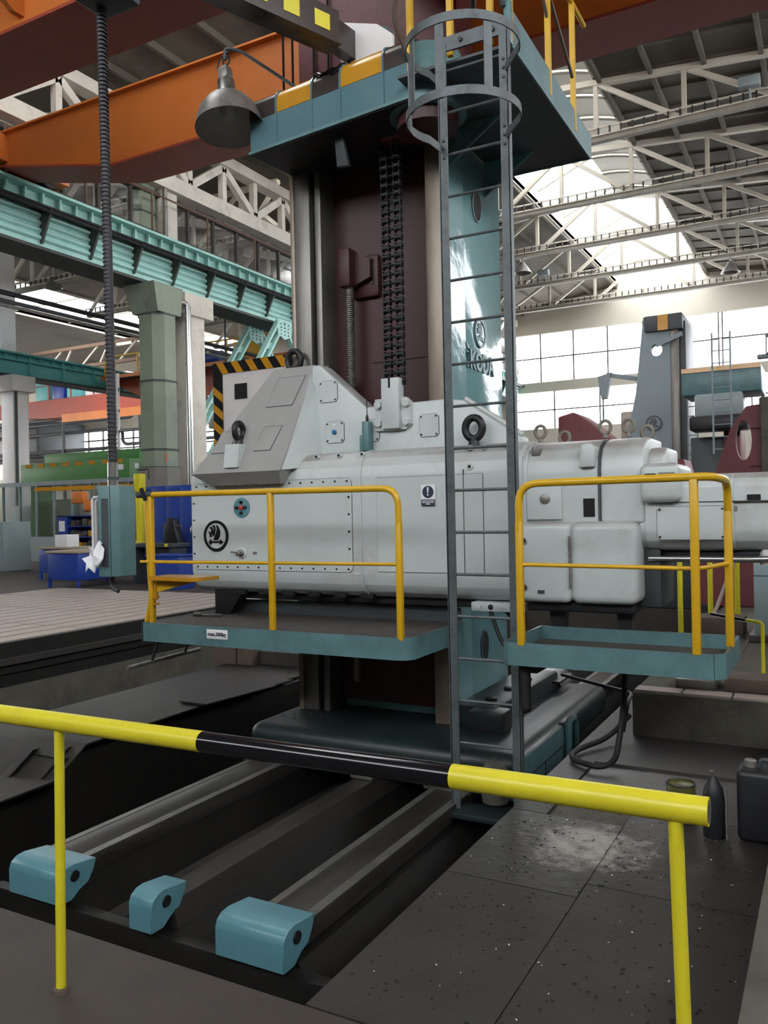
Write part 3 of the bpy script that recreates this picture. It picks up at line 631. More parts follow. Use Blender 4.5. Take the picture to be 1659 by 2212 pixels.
part('foot_flange', MB().rbox(-2.8, -2.42, 6.25, 7.95, -.08, .1, .03), 'tealsad', co)
for y in (6.5, 6.95, 7.4): part('foot_bolt', MB().lathe([(.055, 0), (.055, .02), (.03, .03)], (-2.56, y, .1), 'z', 6), 'black', co)
part('foot_block', MB().rbox(-2.62, -2.32, 6.12, 6.35, -.08, .09, .02), 'black', co)
part('way_cover', MB().lathe([(.17, 0), (.17, .5)], (-2.55, 8.0, -.16), 'y', 20), 'tealsad', co)
part('rear_plate', MB().box(-2.75, -2.35, 7.75, 8.2, .01, .03), 'plate', co)
for x0, x1, y0 in ((-4.4, -3.98, 5.5), (-3.34, -3.14, 5.48), (-2.72, -2.34, 5.5)):
    part('rail_wiper', MB().rbox(x0, x1, y0, 5.7, -.36, -.28, .015), 'steel', co)
for z, y, a, b in ((4.4, 6.91, .1, .135), (.48, 6.9, .085, .14)):
    n = 24; pts = [(y + a * math.cos(2 * PI * i / n), z + b * math.sin(2 * PI * i / n)) for i in range(n)]
    h = part('oval_hole', MB().prism(pts, 'x', -2.775, -2.762), 'dark', co)  # dark disc put on for the shade inside the hole
    part('hole_rim', MB().torus((-2.765, y, z), 'x', 1, .008, 24, 6, sx=a, sy=b), 'teal', h)
# crest and raised lettering on the column side
def emblem(parent, O, xd, ud, R, ring, fill, d=.006):
    X = Vector(xd); U = Vector(ud); W = X.cross(U); O = Vector(O)
    def P(x, y, w): return O + X * (x * R) + U * (y * R) + W * w
    n = 32
    e = part('emblem_disc', MB().add([P(math.cos(2 * PI * i / n) * .9, math.sin(2 * PI * i / n) * .9, w) for w in (0, d * .5) for i in range(n)], [tuple(range(n))[::-1], tuple(range(n, 2 * n))] + [(i, (i + 1) % n, n + (i + 1) % n, n + i) for i in range(n)]), fill, parent, 'round crest with a winged arrow')
    rg = MB(); q = []
    for i in range(n):
        a = 2 * PI * i / n
        for r, w in ((.82, 0), (1, 0), (1, d), (.82, d)): q.append(P(r * math.cos(a), r * math.sin(a), w))
    rg.add(q, [(4 * i + k, 4 * ((i + 1) % n) + k, 4 * ((i + 1) % n) + (k + 1) % 4, 4 * i + (k + 1) % 4) for i in range(n) for k in range(4)])
    part('emblem_ring', rg, ring, e)
    def flat(pts, nm):
        k = len(pts); m = MB().add([P(x, y, w) for w in (d * .4, d) for x, y in pts], [tuple(range(k))[::-1], tuple(range(k, 2 * k))] + [(i, (i + 1) % k, k + (i + 1) % k, k + i) for i in range(k)])
        part(nm, m, ring, e)
    flat([(-.2, -.28), (.16, -.28), (.34, .0), (.36, .3), (.2, .62), (.02, .72), (.1, .45), (.02, .2), (-.1, -.05)], 'wing')
    flat([(-.28, -.05), (-.12, .02), (-.04, .3), (-.02, .5), (-.1, .68), (-.3, .68), (-.16, .5), (-.2, .25)], 'feather')
    flat([(-.42, .1), (-.26, .1), (-.22, .3), (-.26, .5), (-.38, .6), (-.52, .52), (-.36, .4)], 'feather')
    flat([(-.5, -.1), (-.32, -.06), (-.38, .1), (-.46, .26), (-.62, .3), (-.52, .1)], 'feather')
    flat([(-.62, -.42), (-.42, -.2), (-.36, -.34), (.3, -.34), (.36, -.22), (.62, -.4), (.36, -.58), (.3, -.46), (-.36, -.46), (-.42, -.62)], 'arrow')
    return e
emblem(co, (-2.768, 6.93, 3.27), (0, 1, 0), (0, 0, 1), .13, 'teal', 'tealgloss', .014)
text_mesh('raised_lettering', 'ŠKODA', .23, .008, 'teal', co, (-2.766, 6.92, 3.0), (0, .85, 0), (0, 0, 1), .006, 'raised brand lettering on the column side')
# lead screw and its nut bracket in the recess
part('lead_screw', MB().tube([(-3.75, 6.32, .2), (-3.75, 6.32, 3.7)], .036, 12), 'steel', co)
thr = MB()
for i in range(64): thr.torus((-3.75, 6.32, 2.55 + i * .018), 'z', .037, .006, 12, 4)
part('screw_thread', thr, 'steel', co, stuff=True)
part('nut_bracket', MB().rbox(-3.82, -3.7, 6.24, 6.4, 3.68, 4.02, .02), 'red', co)
part('nut_flange', MB().rbox(-3.78, -3.5, 6.4, 6.47, 3.6, 3.98, .03), 'red', co)
part('bracket_web', MB().prism([(-3.72, 3.7), (-3.55, 3.76), (-3.55, 3.92), (-3.72, 4.0)], 'y', 6.34, 6.42), 'red', co)
for z in (3.72, 3.82, 3.92): part('flange_bolt', MB().lathe([(.016, -.015), (.016, 0)], (-3.56, 6.4, z), 'y', 6), 'black', co)
# chain cap on top
ca = math.atan2(-.17, 1.59)
def capT(l, d, z): return (-4.32 + l * math.cos(ca) - d * math.sin(ca), 5.68 + l * math.sin(ca) + d * math.cos(ca), z)
def capmesh(l0, l1, prof):
    n = len(prof); return MB().add([capT(l0, d, z) for d, z in prof] + [capT(l1, d, z) for d, z in prof], [tuple(range(n))[::-1], tuple(range(n, 2 * n))] + [(i, (i + 1) % n, n + (i + 1) % n, n + i) for i in range(n)])
top = [(0.0, 5.12), (.01, 5.17), (.04, 5.21), (.09, 5.235), (.16, 5.245)]
prof = [(0, 4.76)] + top + [(.75, 5.245), (.75, 4.76)]
part('chain_cap', capmesh(0, 1.62, prof), 'capteal', co, 'glossy teal chain cap with brown and amber top')
band = [(-.004, 5.03)] + [(d - .004, z + .004) for d, z in top] + [(.6, 5.25), (.6, 5.24), (.05, 5.0)]
for l0, l1, mm in ((0, .3, 'browncap'), (.3, .68, 'ochre'), (.68, .97, 'browncap'), (.97, 1.38, 'ochre'), (1.38, 1.62, 'browncap')):
    part('cap_stripe', capmesh(l0, l1, band), mm, co)
rib = [(-.012, 4.76)] + [(d - .012, z + .012) for d, z in top] + [(.5, 5.26), (.5, 5.2), (.1, 4.76)]
for l in (.3, .68, .97, 1.38): part('cap_rib', capmesh(l - .008, l + .008, rib), 'capteal', co)
part('cap_bottom_lip', capmesh(-.01, 1.62, [(-.015, 4.75), (-.015, 4.775), (.76, 4.775), (.76, 4.75)]), 'teal', co)
part('cap_shade_sheet', capmesh(.01, 1.6, [(.0, 4.742), (.0, 4.752), (.74, 4.752), (.74, 4.742)]), 'black', co)  # black sheet standing for the unlit open inside of the cap
part('cap_end_drum', MB().lathe([(.3, 4.74), (.3, 5.1), (.26, 5.2), (.16, 5.25), (.01, 5.26)], (-2.72, 5.83, 0), 'z', 28), 'teal', co)
part('pulley', MB().lathe([(.2, -.1), (.26, -.1), (.26, .1), (.2, .1)], (-3.12, 6.06, 4.98), 'x', 28), 'redpaint', co)
part('drum_pulley', MB().lathe([(.24, -.02), (.24, .1)], (-2.72, 5.83, 4.66), 'z', 24), 'red', co)
part('cap_tab', MB().hexa([(-3.5, 5.74, 4.5), (-3.38, 5.72, 4.48), (-3.38, 5.76, 4.48), (-3.5, 5.78, 4.5)], [(-3.52, 5.74, 4.76), (-3.44, 5.72, 4.76), (-3.44, 5.76, 4.76), (-3.52, 5.78, 4.76)]), 'darkgrey', co)
part('column_head', MB().rbox(-4.2, -2.8, 6.3, 7.3, 5.1, 5.32, .04), 'teal', co)
wr = MB(); nn = 7
wrap = [[capT(.68 + .3 * i / nn, .02 + .1 * j / 3 - (.03 if j == 0 else 0), 5.25 + .012 * math.sin(i * 2.1 + j) - (.09 * (1 - abs(i / nn - .75)) if j == 0 else 0)) for i in range(nn + 1)] for j in range(4)]
wr.add([p for r in wrap for p in r], [(j * (nn + 1) + i, j * (nn + 1) + i + 1, (j + 1) * (nn + 1) + i + 1, (j + 1) * (nn + 1) + i) for j in range(3) for i in range(nn)])
wo = one('plastic_sheet', wr, 'bblack', 'crumpled shiny black plastic scrap lying on the chain cap', 'plastic scrap')
sm = wo.modifiers.new('thick', 'SOLIDIFY'); sm.thickness = .003
# chain
cn = thing('lifting_chain', 'dark duplex roller chain hanging in the red recess down to the headstock', 'chain', (-3.14, 6.02, 2.74))
lk = None
for i in range(30):
    z = 2.76 + i * .0735
    if lk is None:
        b = MB()
        for x in (-.085, -.03, .03, .085): b.rbox(x - .006, x + .006, -.026, .026, -.032, .03, .005, 1)
        b.tube([(-.1, 0, 0), (.1, 0, 0)], .011, 8)
        for x in (-.057, .057): b.tube([(x - .022, 0, 0), (x + .022, 0, 0)], .022, 10)
        lk = part('chain_link', b, 'black', cn); lk.location = (-3.155, 6.02, z)
    else: inst('chain_link', lk, cn, (-3.155, 6.02, z))
# ---- pendant arm with striped side
ar = thing('pendant_arm', 'brown swing arm with yellow and black blocks on top of the column', 'swing arm', (-3.54, 5.95, 5.3))
A0 = Vector((-3.575, 5.86, 5.68)); A1 = Vector((-4.36, 3.75, 5.68)); ad = (A1 - A0).normalized(); an = Vector((-ad.y, ad.x, 0))
if an.x < 0: an = -an
part('beam', MB().bar(A0, A1, .14, .27), 'browncap', ar)
for i in range(7):
    p = A0 + ad * (.1 + i * .3)
    part('hazard_block', MB().bar(p + an * .072, p + ad * .15 + an * .072, .006, .13), 'byellow', ar)
part('lower_flange', MB().bar(A0 + Vector((0, 0, -.14)), A1 + Vector((0, 0, -.14)), .2, .025), 'browncap', ar)
part('pivot_plate', MB().prism([(-3.66, 5.2), (-3.16, 5.2), (-3.16, 5.66), (-3.3, 5.78), (-3.66, 5.9)], 'y', 6.1, 6.14), 'white', ar, 'scuffed white pivot plate')
part('plate_groove', MB().torus((-3.5, 6.095, 5.62), 'y', .12, .006, 14, 5, a0=1.7, a1=4.3), 'darkgrey', ar)
part('pivot_post', MB().lathe([(.14, 5.2), (.14, 5.85)], (-3.42, 6.35, 0), 'z', 20), 'darkgrey', ar)
part('arm_root', MB().bar((-3.6, 5.8, 5.66), (-3.56, 6.1, 5.66), .1, .24), 'browncap', ar)
part('end_box', MB().rbox(-4.36, -4.02, 3.8, 4.12, 5.11, 5.3, .02), 'darkgrey', ar)
part('end_hanger', MB().box(-4.3, -4.2, 3.88, 3.98, 5.25, 5.6), 'darkgrey', ar)
# ---- pendant
PX, PY = -4.24, 4.0
pn = thing('control_pendant', 'chipped teal control pendant hanging on a ribbed conduit by the left platform', 'control pendant', (PX, PY, 1.3))
part('conduit', MB().tube([(PX - .03, PY, 5.15), (PX - .005, PY, 3.4), (PX, PY, 2.06)], .029, 12), 'hose', pn)
rg = MB()
for i in range(110): rg.torus((PX - .02 * i / 110, PY, 2.08 + i * .0275), 'z', .0285, .006, 12, 4)
part('conduit_ribs', rg, 'hose', pn, stuff=True)
part('sleeve', MB().tube([(PX, PY, 1.9), (PX, PY, 2.06)], .034, 14), 'bright', pn)
part('sleeve_band', MB().tube([(PX, PY, 1.945), (PX, PY, 1.965)], .036, 14), 'darkgrey', pn)
bx = part('housing', MB().prism([(PX - .075, PY - .03), (PX - .045, PY - .1), (PX + .1, PY - .045), (PX + .11, PY + .09), (PX - .05, PY + .09)], 'z', 1.3, 1.905, .012, 2), 'tealpend', pn)
def pw(t, z, o): # on the front face of the housing
    a = Vector((PX - .045, PY - .1, 0)); b = Vector((PX + .1, PY - .045, 0)); d = (b - a).normalized(); n = Vector((d.y, -d.x, 0)); return a + d * t + n * o + Vector((0, 0, z))
part('grip_inlay', MB().hexa([pw(.03, 1.37, -.002), pw(.075, 1.365, -.002), pw(.075, 1.82, -.002), pw(.03, 1.82, -.002)], [pw(.03, 1.37, .004), pw(.075, 1.365, .004), pw(.075, 1.82, .004), pw(.03, 1.82, .004)]), 'darkgrey', pn)
part('seam', MB().hexa([pw(.088, 1.31, -.002), pw(.091, 1.31, -.002), pw(.091, 1.9, -.002), pw(.088, 1.9, -.002)], [pw(.088, 1.31, .002), pw(.091, 1.31, .002), pw(.091, 1.9, .002), pw(.088, 1.9, .002)]), 'dark', pn)
for dx, y in ((-.13, PY - .06), (-.19, PY + .02)):
    part('guard_rod', MB().tube(bend([(PX - .07, y, 1.83), (PX + dx, y, 1.83), (PX + dx, y, 1.42), (PX - .07, y, 1.36)], .06), .011, 10), 'white', pn)
for i in range(9): part('push_button', MB().lathe([(.016, 0), (.016, -.025), (.012, -.03)], (PX - .07, PY - .02 + .05 * (i % 2), 1.4 + i * .05), 'x', 10), 'black', pn)
part('top_switch', MB().rbox(PX - .12, PX - .07, PY - .06, PY, 1.83, 1.91, .01).tube([(PX - .1, PY - .03, 1.9), (PX - .095, PY - .03, 1.95)], .006, 6), 'lamp', pn)
part('plug', MB().tube(bend([(PX - .03, PY, 1.31), (PX - .03, PY, 1.22), (PX + .03, PY, 1.2)], .04), .014, 8), 'hose', pn)
rag = MB(); random.seed(3); rp = []
for j in range(5):
    for i in range(6):
        rp.append((PX - .14 + .15 * i / 5 + .02 * math.sin(j * 2 + i), PY - .12 - .02 * math.sin(i * 1.7 + j), 1.33 + .14 * j / 4 + .03 * math.sin(i * 2.3 + j * 1.1) + .06 * i / 5))
rag.add(rp, [(j * 6 + i, j * 6 + i + 1, (j + 1) * 6 + i + 1, (j + 1) * 6 + i) for j in range(4) for i in range(5)])
ro = one('paper_rag', rag, 'paper', 'crumpled white paper tied to the guard of the pendant', 'paper')
sm = ro.modifiers.new('thick', 'SOLIDIFY'); sm.thickness = .004
# ---- work lamp
lp = thing('work_lamp', 'weathered aluminium dome work lamp on a bent pipe beside the chain cap', 'lamp', (-4.5, 5.6, 4.93))
LX, LY = -4.5, 5.6
def tilt(m):
    c = Vector((LX, LY, 5.3)); R = Matrix.Rotation(math.radians(-9), 3, Vector((0, 1, 0))) @ Matrix.Rotation(math.radians(-6), 3, Vector((1, 0, 0)))
    m.v = [tuple(R @ (Vector(p) - c) + c) for p in m.v]; return m
shade = [(.085, 5.28), (.11, 5.26), (.18, 5.21), (.235, 5.14), (.27, 5.06), (.285, 4.99), (.29, 4.965), (.282, 4.968), (.262, 5.06), (.225, 5.13), (.17, 5.195), (.08, 5.25)]
part('shade', tilt(MB().lathe(shade, (LX, LY, 0), 'z', 32, caps=False)), 'lamp', lp)
liner = [(.28, 4.97), (.26, 5.06), (.222, 5.13), (.167, 5.19), (.08, 5.243), (.01, 5.25)]
part('lit_liner', tilt(MB().lathe(liner, (LX, LY, 0), 'z', 32, caps=False)), 'lampin', lp)  # paler liner added for the lit inside of the dome
part('bulb', tilt(MB().sphere((LX, LY, 5.12), .075)), 'lampin', lp)
part('collar', tilt(MB().lathe([(.07, 5.26), (.075, 5.28), (.075, 5.4), (.055, 5.42)], (LX, LY, 0), 'z', 20)), 'bright', lp)
part('terminal_box', tilt(MB().rbox(LX - .05, LX + .05, LY - .045, LY + .045, 5.42, 5.53, .012)), 'lamp', lp)
part('hook', MB().torus((LX, LY, 5.57), 'y', .035, .009, 14, 6), 'black', lp)
part('pipe_arm', MB().tube(bend([(LX - .01, LY, 5.58), (LX - .02, LY, 5.68), (LX + .12, LY + .02, 5.64), (LX + .6, LY + .18, 5.26)], .07), .014, 8), 'darkgrey', lp)
part('lamp_cable', MB().tube(bend([(LX - .05, LY, 5.48), (LX - .1, LY, 5.52), (LX - .06, LY, 5.62), (LX + .1, LY + .02, 5.66)], .05), .007, 6), 'black', lp)
# ---- headstock
hs = thing('headstock', 'long light grey boring mill headstock with round crest, eye bolts and tail ram', 'headstock', (-3.4, 5.95, 1.0))
hp = [(6.17, 1.04), (5.96, 1.0), (5.89, 1.01), (5.82, 1.05), (5.77, 1.11), (5.75, 1.19), (5.75, 1.98), (5.765, 2.06), (5.8, 2.13), (5.86, 2.18), (5.95, 2.2), (6.17, 2.21)]
part('front_body', MB().prism(hp, 'x', -5.12, -3.345, .004, 1), 'grey', hs)
part('rear_body', MB().prism([(y + .008 * (y < 6.1), z) for y, z in hp], 'x', -3.35, -2.0, .004, 1), 'grey', hs)
part('joint_bead', MB().prism([(y - .006 * (y < 6.1), z + (.006 if z > 1.6 else -.006)) for y, z in hp], 'x', -3.365, -3.34), 'grey', hs)
# shoulder, dusty
part('shoulder', MB().prism([(-4.96, 2.1), (-4.02, 2.1), (-3.93, 2.98), (-4.4, 2.98)], 'y', 6.1, 6.19).hexa(
    [(-4.97, 5.6, 2.05), (-4.03, 5.6, 2.05), (-3.96, 6.06, 2.985), (-4.4, 6.06, 2.985)], [(-4.97, 6.19, 2.05), (-4.0, 6.19, 2.05), (-3.9, 6.19, 2.985), (-4.4, 6.19, 2.985)]), 'greytop', hs, 'dusty sloping shoulder')
part('shoulder_lip', MB().hexa([(-4.82, 5.68, 1.95), (-4.08, 5.68, 1.95), (-4.08, 5.8, 1.95), (-4.82, 5.8, 1.95)], [(-4.97, 5.58, 2.055), (-4.02, 5.58, 2.055), (-4.02, 5.84, 2.055), (-4.97, 5.84, 2.055)]), 'greytop', hs)
part('shoulder_flank', MB().hexa([(-4.03, 5.62, 2.06), (-3.86, 6.0, 2.1), (-3.86, 6.19, 2.1), (-4.03, 6.19, 2.06)], [(-3.97, 6.05, 2.98), (-3.88, 6.1, 2.96), (-3.88, 6.19, 2.96), (-3.97, 6.19, 2.98)]), 'grey', hs)
part('back_plate', MB().prism([(-4.0, 2.1), (-3.95, 2.965), (-3.87, 2.965), (-3.42, 2.57), (-2.7, 2.58), (-2.55, 2.56), (-2.08, 2.24), (-2.08, 2.1)], 'y', 6.0, 6.19, .012, 2), 'grey', hs)
part('plate_rim', MB().tube([(-2.55, 6.06, 2.575), (-2.08, 6.06, 2.26)], .022, 8), 'grey', hs)
def panel(x0, x1, z0, z1, y, name='cover_plate', scr=True, mat='greypanel', r=.02):
    p = part(name, MB().prism([(x0 + r, z0), (x1 - r, z0), (x1, z0 + r), (x1, z1 - r), (x1 - r, z1), (x0 + r, z1), (x0, z1 - r), (x0, z0 + r)], 'y', y - .006, y + .004), mat, hs)
    part('gap_line', MB().prism([(x0 - .004 + r, z0 - .005), (x1 + .005 - r, z0 - .005), (x1 + .005, z0 + r), (x1 + .005, z1 - r), (x1 - r, z1 + .003), (x0 + r, z1 + .003), (x0 - .004, z1 - r), (x0 - .004, z0 + r)], 'y', y - .0012, y + .003), 'darkgrey', p)
    if scr:
        s = MB()
        for x in (x0 + .018, x1 - .018):
            for z in (z0 + .018, z1 - .018): s.lathe([(.0075, -.012), (.0075, .0)], (x, y, z), 'y', 8)
        part('screws', s, 'screw', p, stuff=True)
    return p
panel(-3.88, -3.7, 2.64, 2.82, 6.0); pb = panel(-3.82, -3.64, 2.29, 2.47, 6.0); panel(-3.44, -3.3, 2.28, 2.46, 6.0); panel(-2.93, -2.76, 2.29, 2.47, 6.0)
part('blue_indicator', MB().lathe([(.02, 0), (.02, -.02), (.014, -.03)], (-3.73, 5.995, 2.38), 'y', 14), 'bluebtn', hs, 'blue indicator lamp')
part('indicator_label', MB().box(-3.745, -3.715, 5.99, 5.995, 2.435, 2.447), 'paper', hs)
big = panel(-5.1, -3.43, 1.21, 1.975, 5.75, 'side_cover', False, 'greypanel', .03)
s = MB()
for i in range(15):
    for z in (1.235, 1.95): s.lathe([(.008, -.012), (.008, 0)], (-5.05 + i * .113, 5.75, z), 'y', 8)
for i in range(4): s.lathe([(.009, -.012), (.009, 0)], (-3.455, 5.75, 1.4 + i * .14), 'y', 8); s.lathe([(.008, -.012), (.008, 0)], (-5.085, 5.75, 1.35 + i * .15), 'y', 8)
part('cover_screws', s, 'screw', big, stuff=True)
panel(-3.2, -2.3, 1.22, 1.965, 5.757, 'side_cover', False, 'greypanel', .004)
part('body_seam', MB().box(-2.455, -2.45, 5.748, 5.76, 1.2, 2.0), 'darkgrey', hs)
# emblem, buttons, knob, sign
emblem(hs, (-4.83, 5.742, 1.51), (1, 0, 0), (0, 0, 1), .138, 'screw', 'greypanel', .01)
bp = part('button_plate', MB().lathe([(.085, 0), (.088, -.004), (.088, -.008), (.08, -.01)], (-4.54, 5.745, 1.755), 'y', 28), 'tealcover', hs, 'round plate with four black buttons and one red button')
part('red_button', MB().lathe([(.022, 0), (.022, -.016), (.016, -.02)], (-4.54, 5.738, 1.755), 'y', 14), 'redbtn', bp)
for a in range(4): part('black_button', MB().lathe([(.014, 0), (.014, -.02), (.01, -.026)], (-4.54 + .047 * math.cos(a * PI / 2), 5.738, 1.755 + .047 * math.sin(a * PI / 2)), 'y', 12), 'black', bp)
kb = part('crank_flange', MB().lathe([(.05, 0), (.052, -.006), (.045, -.01)], (-4.55, 5.745, 1.36), 'y', 22), 'greypanel', hs)
part('crank_socket', MB().lathe([(.03, 0), (.03, -.02), (.022, -.025), (.022, -.05), (.012, -.055)], (-4.55, 5.738, 1.36), 'y', 14), 'steel', kb)
part('crank_pin', MB().tube([(-4.56, 5.7, 1.365), (-4.64, 5.7, 1.37)], .006, 6), 'steel', kb)
part('name_tag', MB().box(-4.43, -4.39, 5.738, 5.742, 1.35, 1.372), 'lamp', hs)
part('scratch_mark', MB().box(-3.42, -3.33, 5.745, 5.756, 1.2, 1.206), 'paper', hs)
part('ball_knob', MB().sphere((-5.16, 5.85, 1.56), .055), 'lamp', hs)
sg = one('safety_sign', MB().box(-2.8, -2.68, 5.736, 5.742, 1.735, 1.895), 'paper', 'white and navy sticker with an exclamation mark on the headstock side', 'sign')
part('blue_disc', MB().lathe([(.047, 0), (.047, -.003)], (-2.74, 5.736, 1.84), 'y', 28), 'navy', sg)
part('blue_field', MB().box(-2.798, -2.682, 5.733, 5.737, 1.737, 1.782), 'navy', sg)
part('exclamation_stroke', MB().prism([(-2.748, 1.876), (-2.732, 1.876), (-2.736, 1.832), (-2.744, 1.832)], 'y', 5.73, 5.734), 'paper', sg)
part('exclamation_dot', MB().lathe([(.0075, 0), (.0075, -.003)], (-2.74, 5.733, 1.818), 'y', 12), 'paper', sg)
pr = MB()
for r, (z, segs) in enumerate(((1.771, ((-2.79, -2.75), (-2.746, -2.69))), (1.759, ((-2.788, -2.765), (-2.76, -2.72), (-2.715, -2.692))), (1.747, ((-2.76, -2.72),)))):
    for a, b in segs: pr.box(a, b, 5.731, 5.734, z - .003, z + .003)
part('small_print', pr, 'paper', sg, stuff=True)
# bosses along the top edge, bottom cut-outs
for x in (-4.0, -3.8, -3.58, -3.36, -2.42, -2.3, -2.12):
    b = part('bolt_boss', MB().lathe([(.022, 0), (.022, -.06), (.018, -.065)], (x, 5.87, 2.165), 'y', 14), 'grey', hs)
    part('bolt_socket', MB().lathe([(.012, -.064), (.012, -.067)], (x, 5.87, 2.165), 'y', 10), 'dark', b)
for x in (-2.46 + .06, -2.05):
    b = part('port', MB().lathe([(.024, 0), (.024, -.008)], (x, 5.757, 2.02), 'y', 16), 'greypanel', hs)
    part('port_hole', MB().lathe([(.012, -.008), (.012, -.01)], (x, 5.757, 2.02), 'y', 10), 'dark', b)
for i in range(6): part('cut_out', MB().rbox(-4.72 + i * .26, -4.6 + i * .26, 5.84, 5.92, .985, 1.03, .01), 'dark', hs)
part('under_rail', MB().rbox(-5.0, -2.05, 5.95, 6.15, .94, 1.01, .01), 'black', hs)
part('manifold', MB().rbox(-2.44, -2.02, 5.82, 5.98, .93, 1.0, .01), 'greypanel', hs)
for i in range(4): part('manifold_port', MB().lathe([(.02, 0), (.02, -.006), (.012, -.008)], (-2.38 + i * .1, 5.82, .965), 'y', 12), ['greypanel', 'black', 'greypanel', 'greypanel'][i], hs)
# shoulder details (inclined plates, lie on the sloping face)
def slopept(x, t, o=0): # t 0..1 up the shoulder face
    return Vector((x, 5.6 + .46 * t - o * .9, 2.05 + .935 * t + o * .44))
def splate(x0, x1, t0, t1, r=0):
    a = [slopept(x0, t0, -.002), slopept(x1 - .03, t0, -.002), slopept(x1 + .03, t1, -.002), slopept(x0 + .05, t1, -.002)]
    b = [slopept(x0, t0, .005), slopept(x1 - .03, t0, .005), slopept(x1 + .03, t1, .005), slopept(x0 + .05, t1, .005)]
    p = part('shoulder_plate', MB().hexa(a, b), 'greytop', hs)
    g = .006
    a2 = [slopept(x0 - g, t0 - g, -.003), slopept(x1 - .03 + g, t0 - g, -.003), slopept(x1 + .03 + g, t1 + g, -.003), slopept(x0 + .05 - g, t1 + g, -.003)]
    b2 = [slopept(x0 - g, t0 - g, .0015), slopept(x1 - .03 + g, t0 - g, .0015), slopept(x1 + .03 + g, t1 + g, .0015), slopept(x0 + .05 - g, t1 + g, .0015)]
    part('gap_line', MB().hexa(a2, b2), 'darkgrey', p)
splate(-4.36, -4.06, .62, .9); splate(-4.82, -4.62, .2, .4); splate(-4.36, -4.16, .2, .42)
part('drain_hole', MB().lathe([(.022, 0), (.022, -.01)], (-4.12, 5.68, 2.16), 'y', 12), 'dark', hs)
part('eye_pedestal', MB().hexa([(-4.62, 5.6, 2.1), (-4.47, 5.6, 2.1), (-4.47, 5.85, 2.1), (-4.62, 5.85, 2.1)], [(-4.61, 5.62, 2.3), (-4.46, 5.62, 2.3), (-4.46, 5.88, 2.3), (-4.61, 5.88, 2.3)]), 'grey', hs)
def eye(c, R, r, axis='y', sh=.1, mat='black'):
    c = Vector(c); e = part('eye_bolt', MB().torus(c, axis, R, r, 22, 10, sy=1.15), mat, hs)
    part('eye_shank', MB().lathe([(r * 1.6, -R * 1.15 - sh), (r * 1.3, -R * 1.15 - sh * .3), (r * .9, -R * 1.15 + r * .3)], c, 'z', 14), mat, e)
eye((-4.54, 5.72, 2.42), .06, .027, 'x', .06)
eye((-4.22, 6.12, 3.06), .072, .028, 'y', .05)
eye((-2.42, 6.04 - .14, 2.32), .07, .03, 'y', .06)
# chain anchor
an_ = part('chain_anchor', MB().rbox(-3.24, -3.08, 5.93, 6.03, 2.37, 2.78, .006), 'greypanel', hs)
part('anchor_slot', MB().box(-3.17, -3.155, 5.925, 5.94, 2.7, 2.785), 'dark', an_)
part('anchor_flange', MB().prism([(-3.32, 2.36), (-3.04, 2.36), (-2.99, 2.4), (-2.99, 2.58), (-3.03, 2.62), (-3.32, 2.62)], 'y', 5.97, 6.01), 'grey', an_)
for x in (-3.285, -3.03):
    for z in (2.42, 2.57): part('anchor_bolt', MB().lathe([(.036, 0), (.036, -.025), (.03, -.03)], (x, 5.97, z), 'y', 6), 'greypanel', an_)
ls = part('limit_switch', MB().rbox(-3.41, -3.35, 5.9, 5.98, 2.2, 2.44, .006), 'teal', hs, 'small teal limit switch')
part('switch_rod', MB().tube([(-3.38, 5.94, 2.44), (-3.38, 5.94, 2.62)], .004, 6).lathe([(.012, 2.44), (.014, 2.47), (.006, 2.5)], (-3.38, 5.94, 0), 'z', 10), 'black', ls)
part('switch_side', MB().rbox(-3.44, -3.41, 5.91, 5.98, 2.18, 2.33, .005), 'teal', ls)
# tail: motor barrel, gearbox, steps, ram
tp = [(6.5, 1.58), (5.8, 1.58), (5.8, 1.95), (5.82, 2.04), (5.88, 2.12), (5.97, 2.17), (6.08, 2.19), (6.5, 2.19)]
part('motor_housing', MB().prism(tp, 'x', -2.0, -1.45, .015, 2), 'grey', hs)
part('motor_housing_end', MB().prism(tp, 'x', -1.445, -1.14, .03, 3), 'grey', hs)
part('housing_flange', MB().prism([(y - .012, z + .012 * (z > 1.7)) for y, z in tp], 'x', -2.06, -1.97, .006, 1), 'grey', hs)
part('housing_seam', MB().prism([(y - .003, z + .003 * (z > 1.7)) for y, z in tp], 'x', -1.456, -1.44), 'darkgrey', hs)
part('fill_cap', MB().prism([(-1.58, 1.98), (-1.47, 1.98), (-1.46, 2.12), (-1.5, 2.15), (-1.56, 2.14)], 'y', 5.76, 5.88, .01, 2), 'grey', hs)
part('clutch_cover', MB().rbox(-1.97, -1.71, 5.775, 5.81, 1.615, 1.87, .008), 'greypanel', hs)
part('clutch_plug', MB().lathe([(.035, 0), (.035, -.015), (.026, -.02)], (-1.83, 5.775, 1.765), 'y', 18), 'lamp', hs)
part('vent_slot', MB().box(-1.56, -1.48, 5.796, 5.802, 1.63, 1.76), 'dark', hs)
part('gearbox_cover', MB().rbox(-2.0, -1.62, 5.66, 6.4, 1.03, 1.6, .05, 4), 'grey', hs)
part('gearbox_cover', MB().rbox(-1.635, -1.17, 5.66, 6.4, 1.03, 1.6, .06, 4), 'grey', hs)
part('hinge', MB().tube([(-1.625, 5.656, 1.14), (-1.625, 5.656, 1.5)], .008, 8), 'lamp', hs)
for z in (1.14, 1.47): part('knob', MB().lathe([(.02, 0), (.022, -.02), (.012, -.026)], (-1.96, 5.66, z), 'y', 12), 'black', hs)
part('gearbox_tag', MB().box(-1.86, -1.81, 5.655, 5.66, 1.095, 1.12), 'darkgrey', hs)
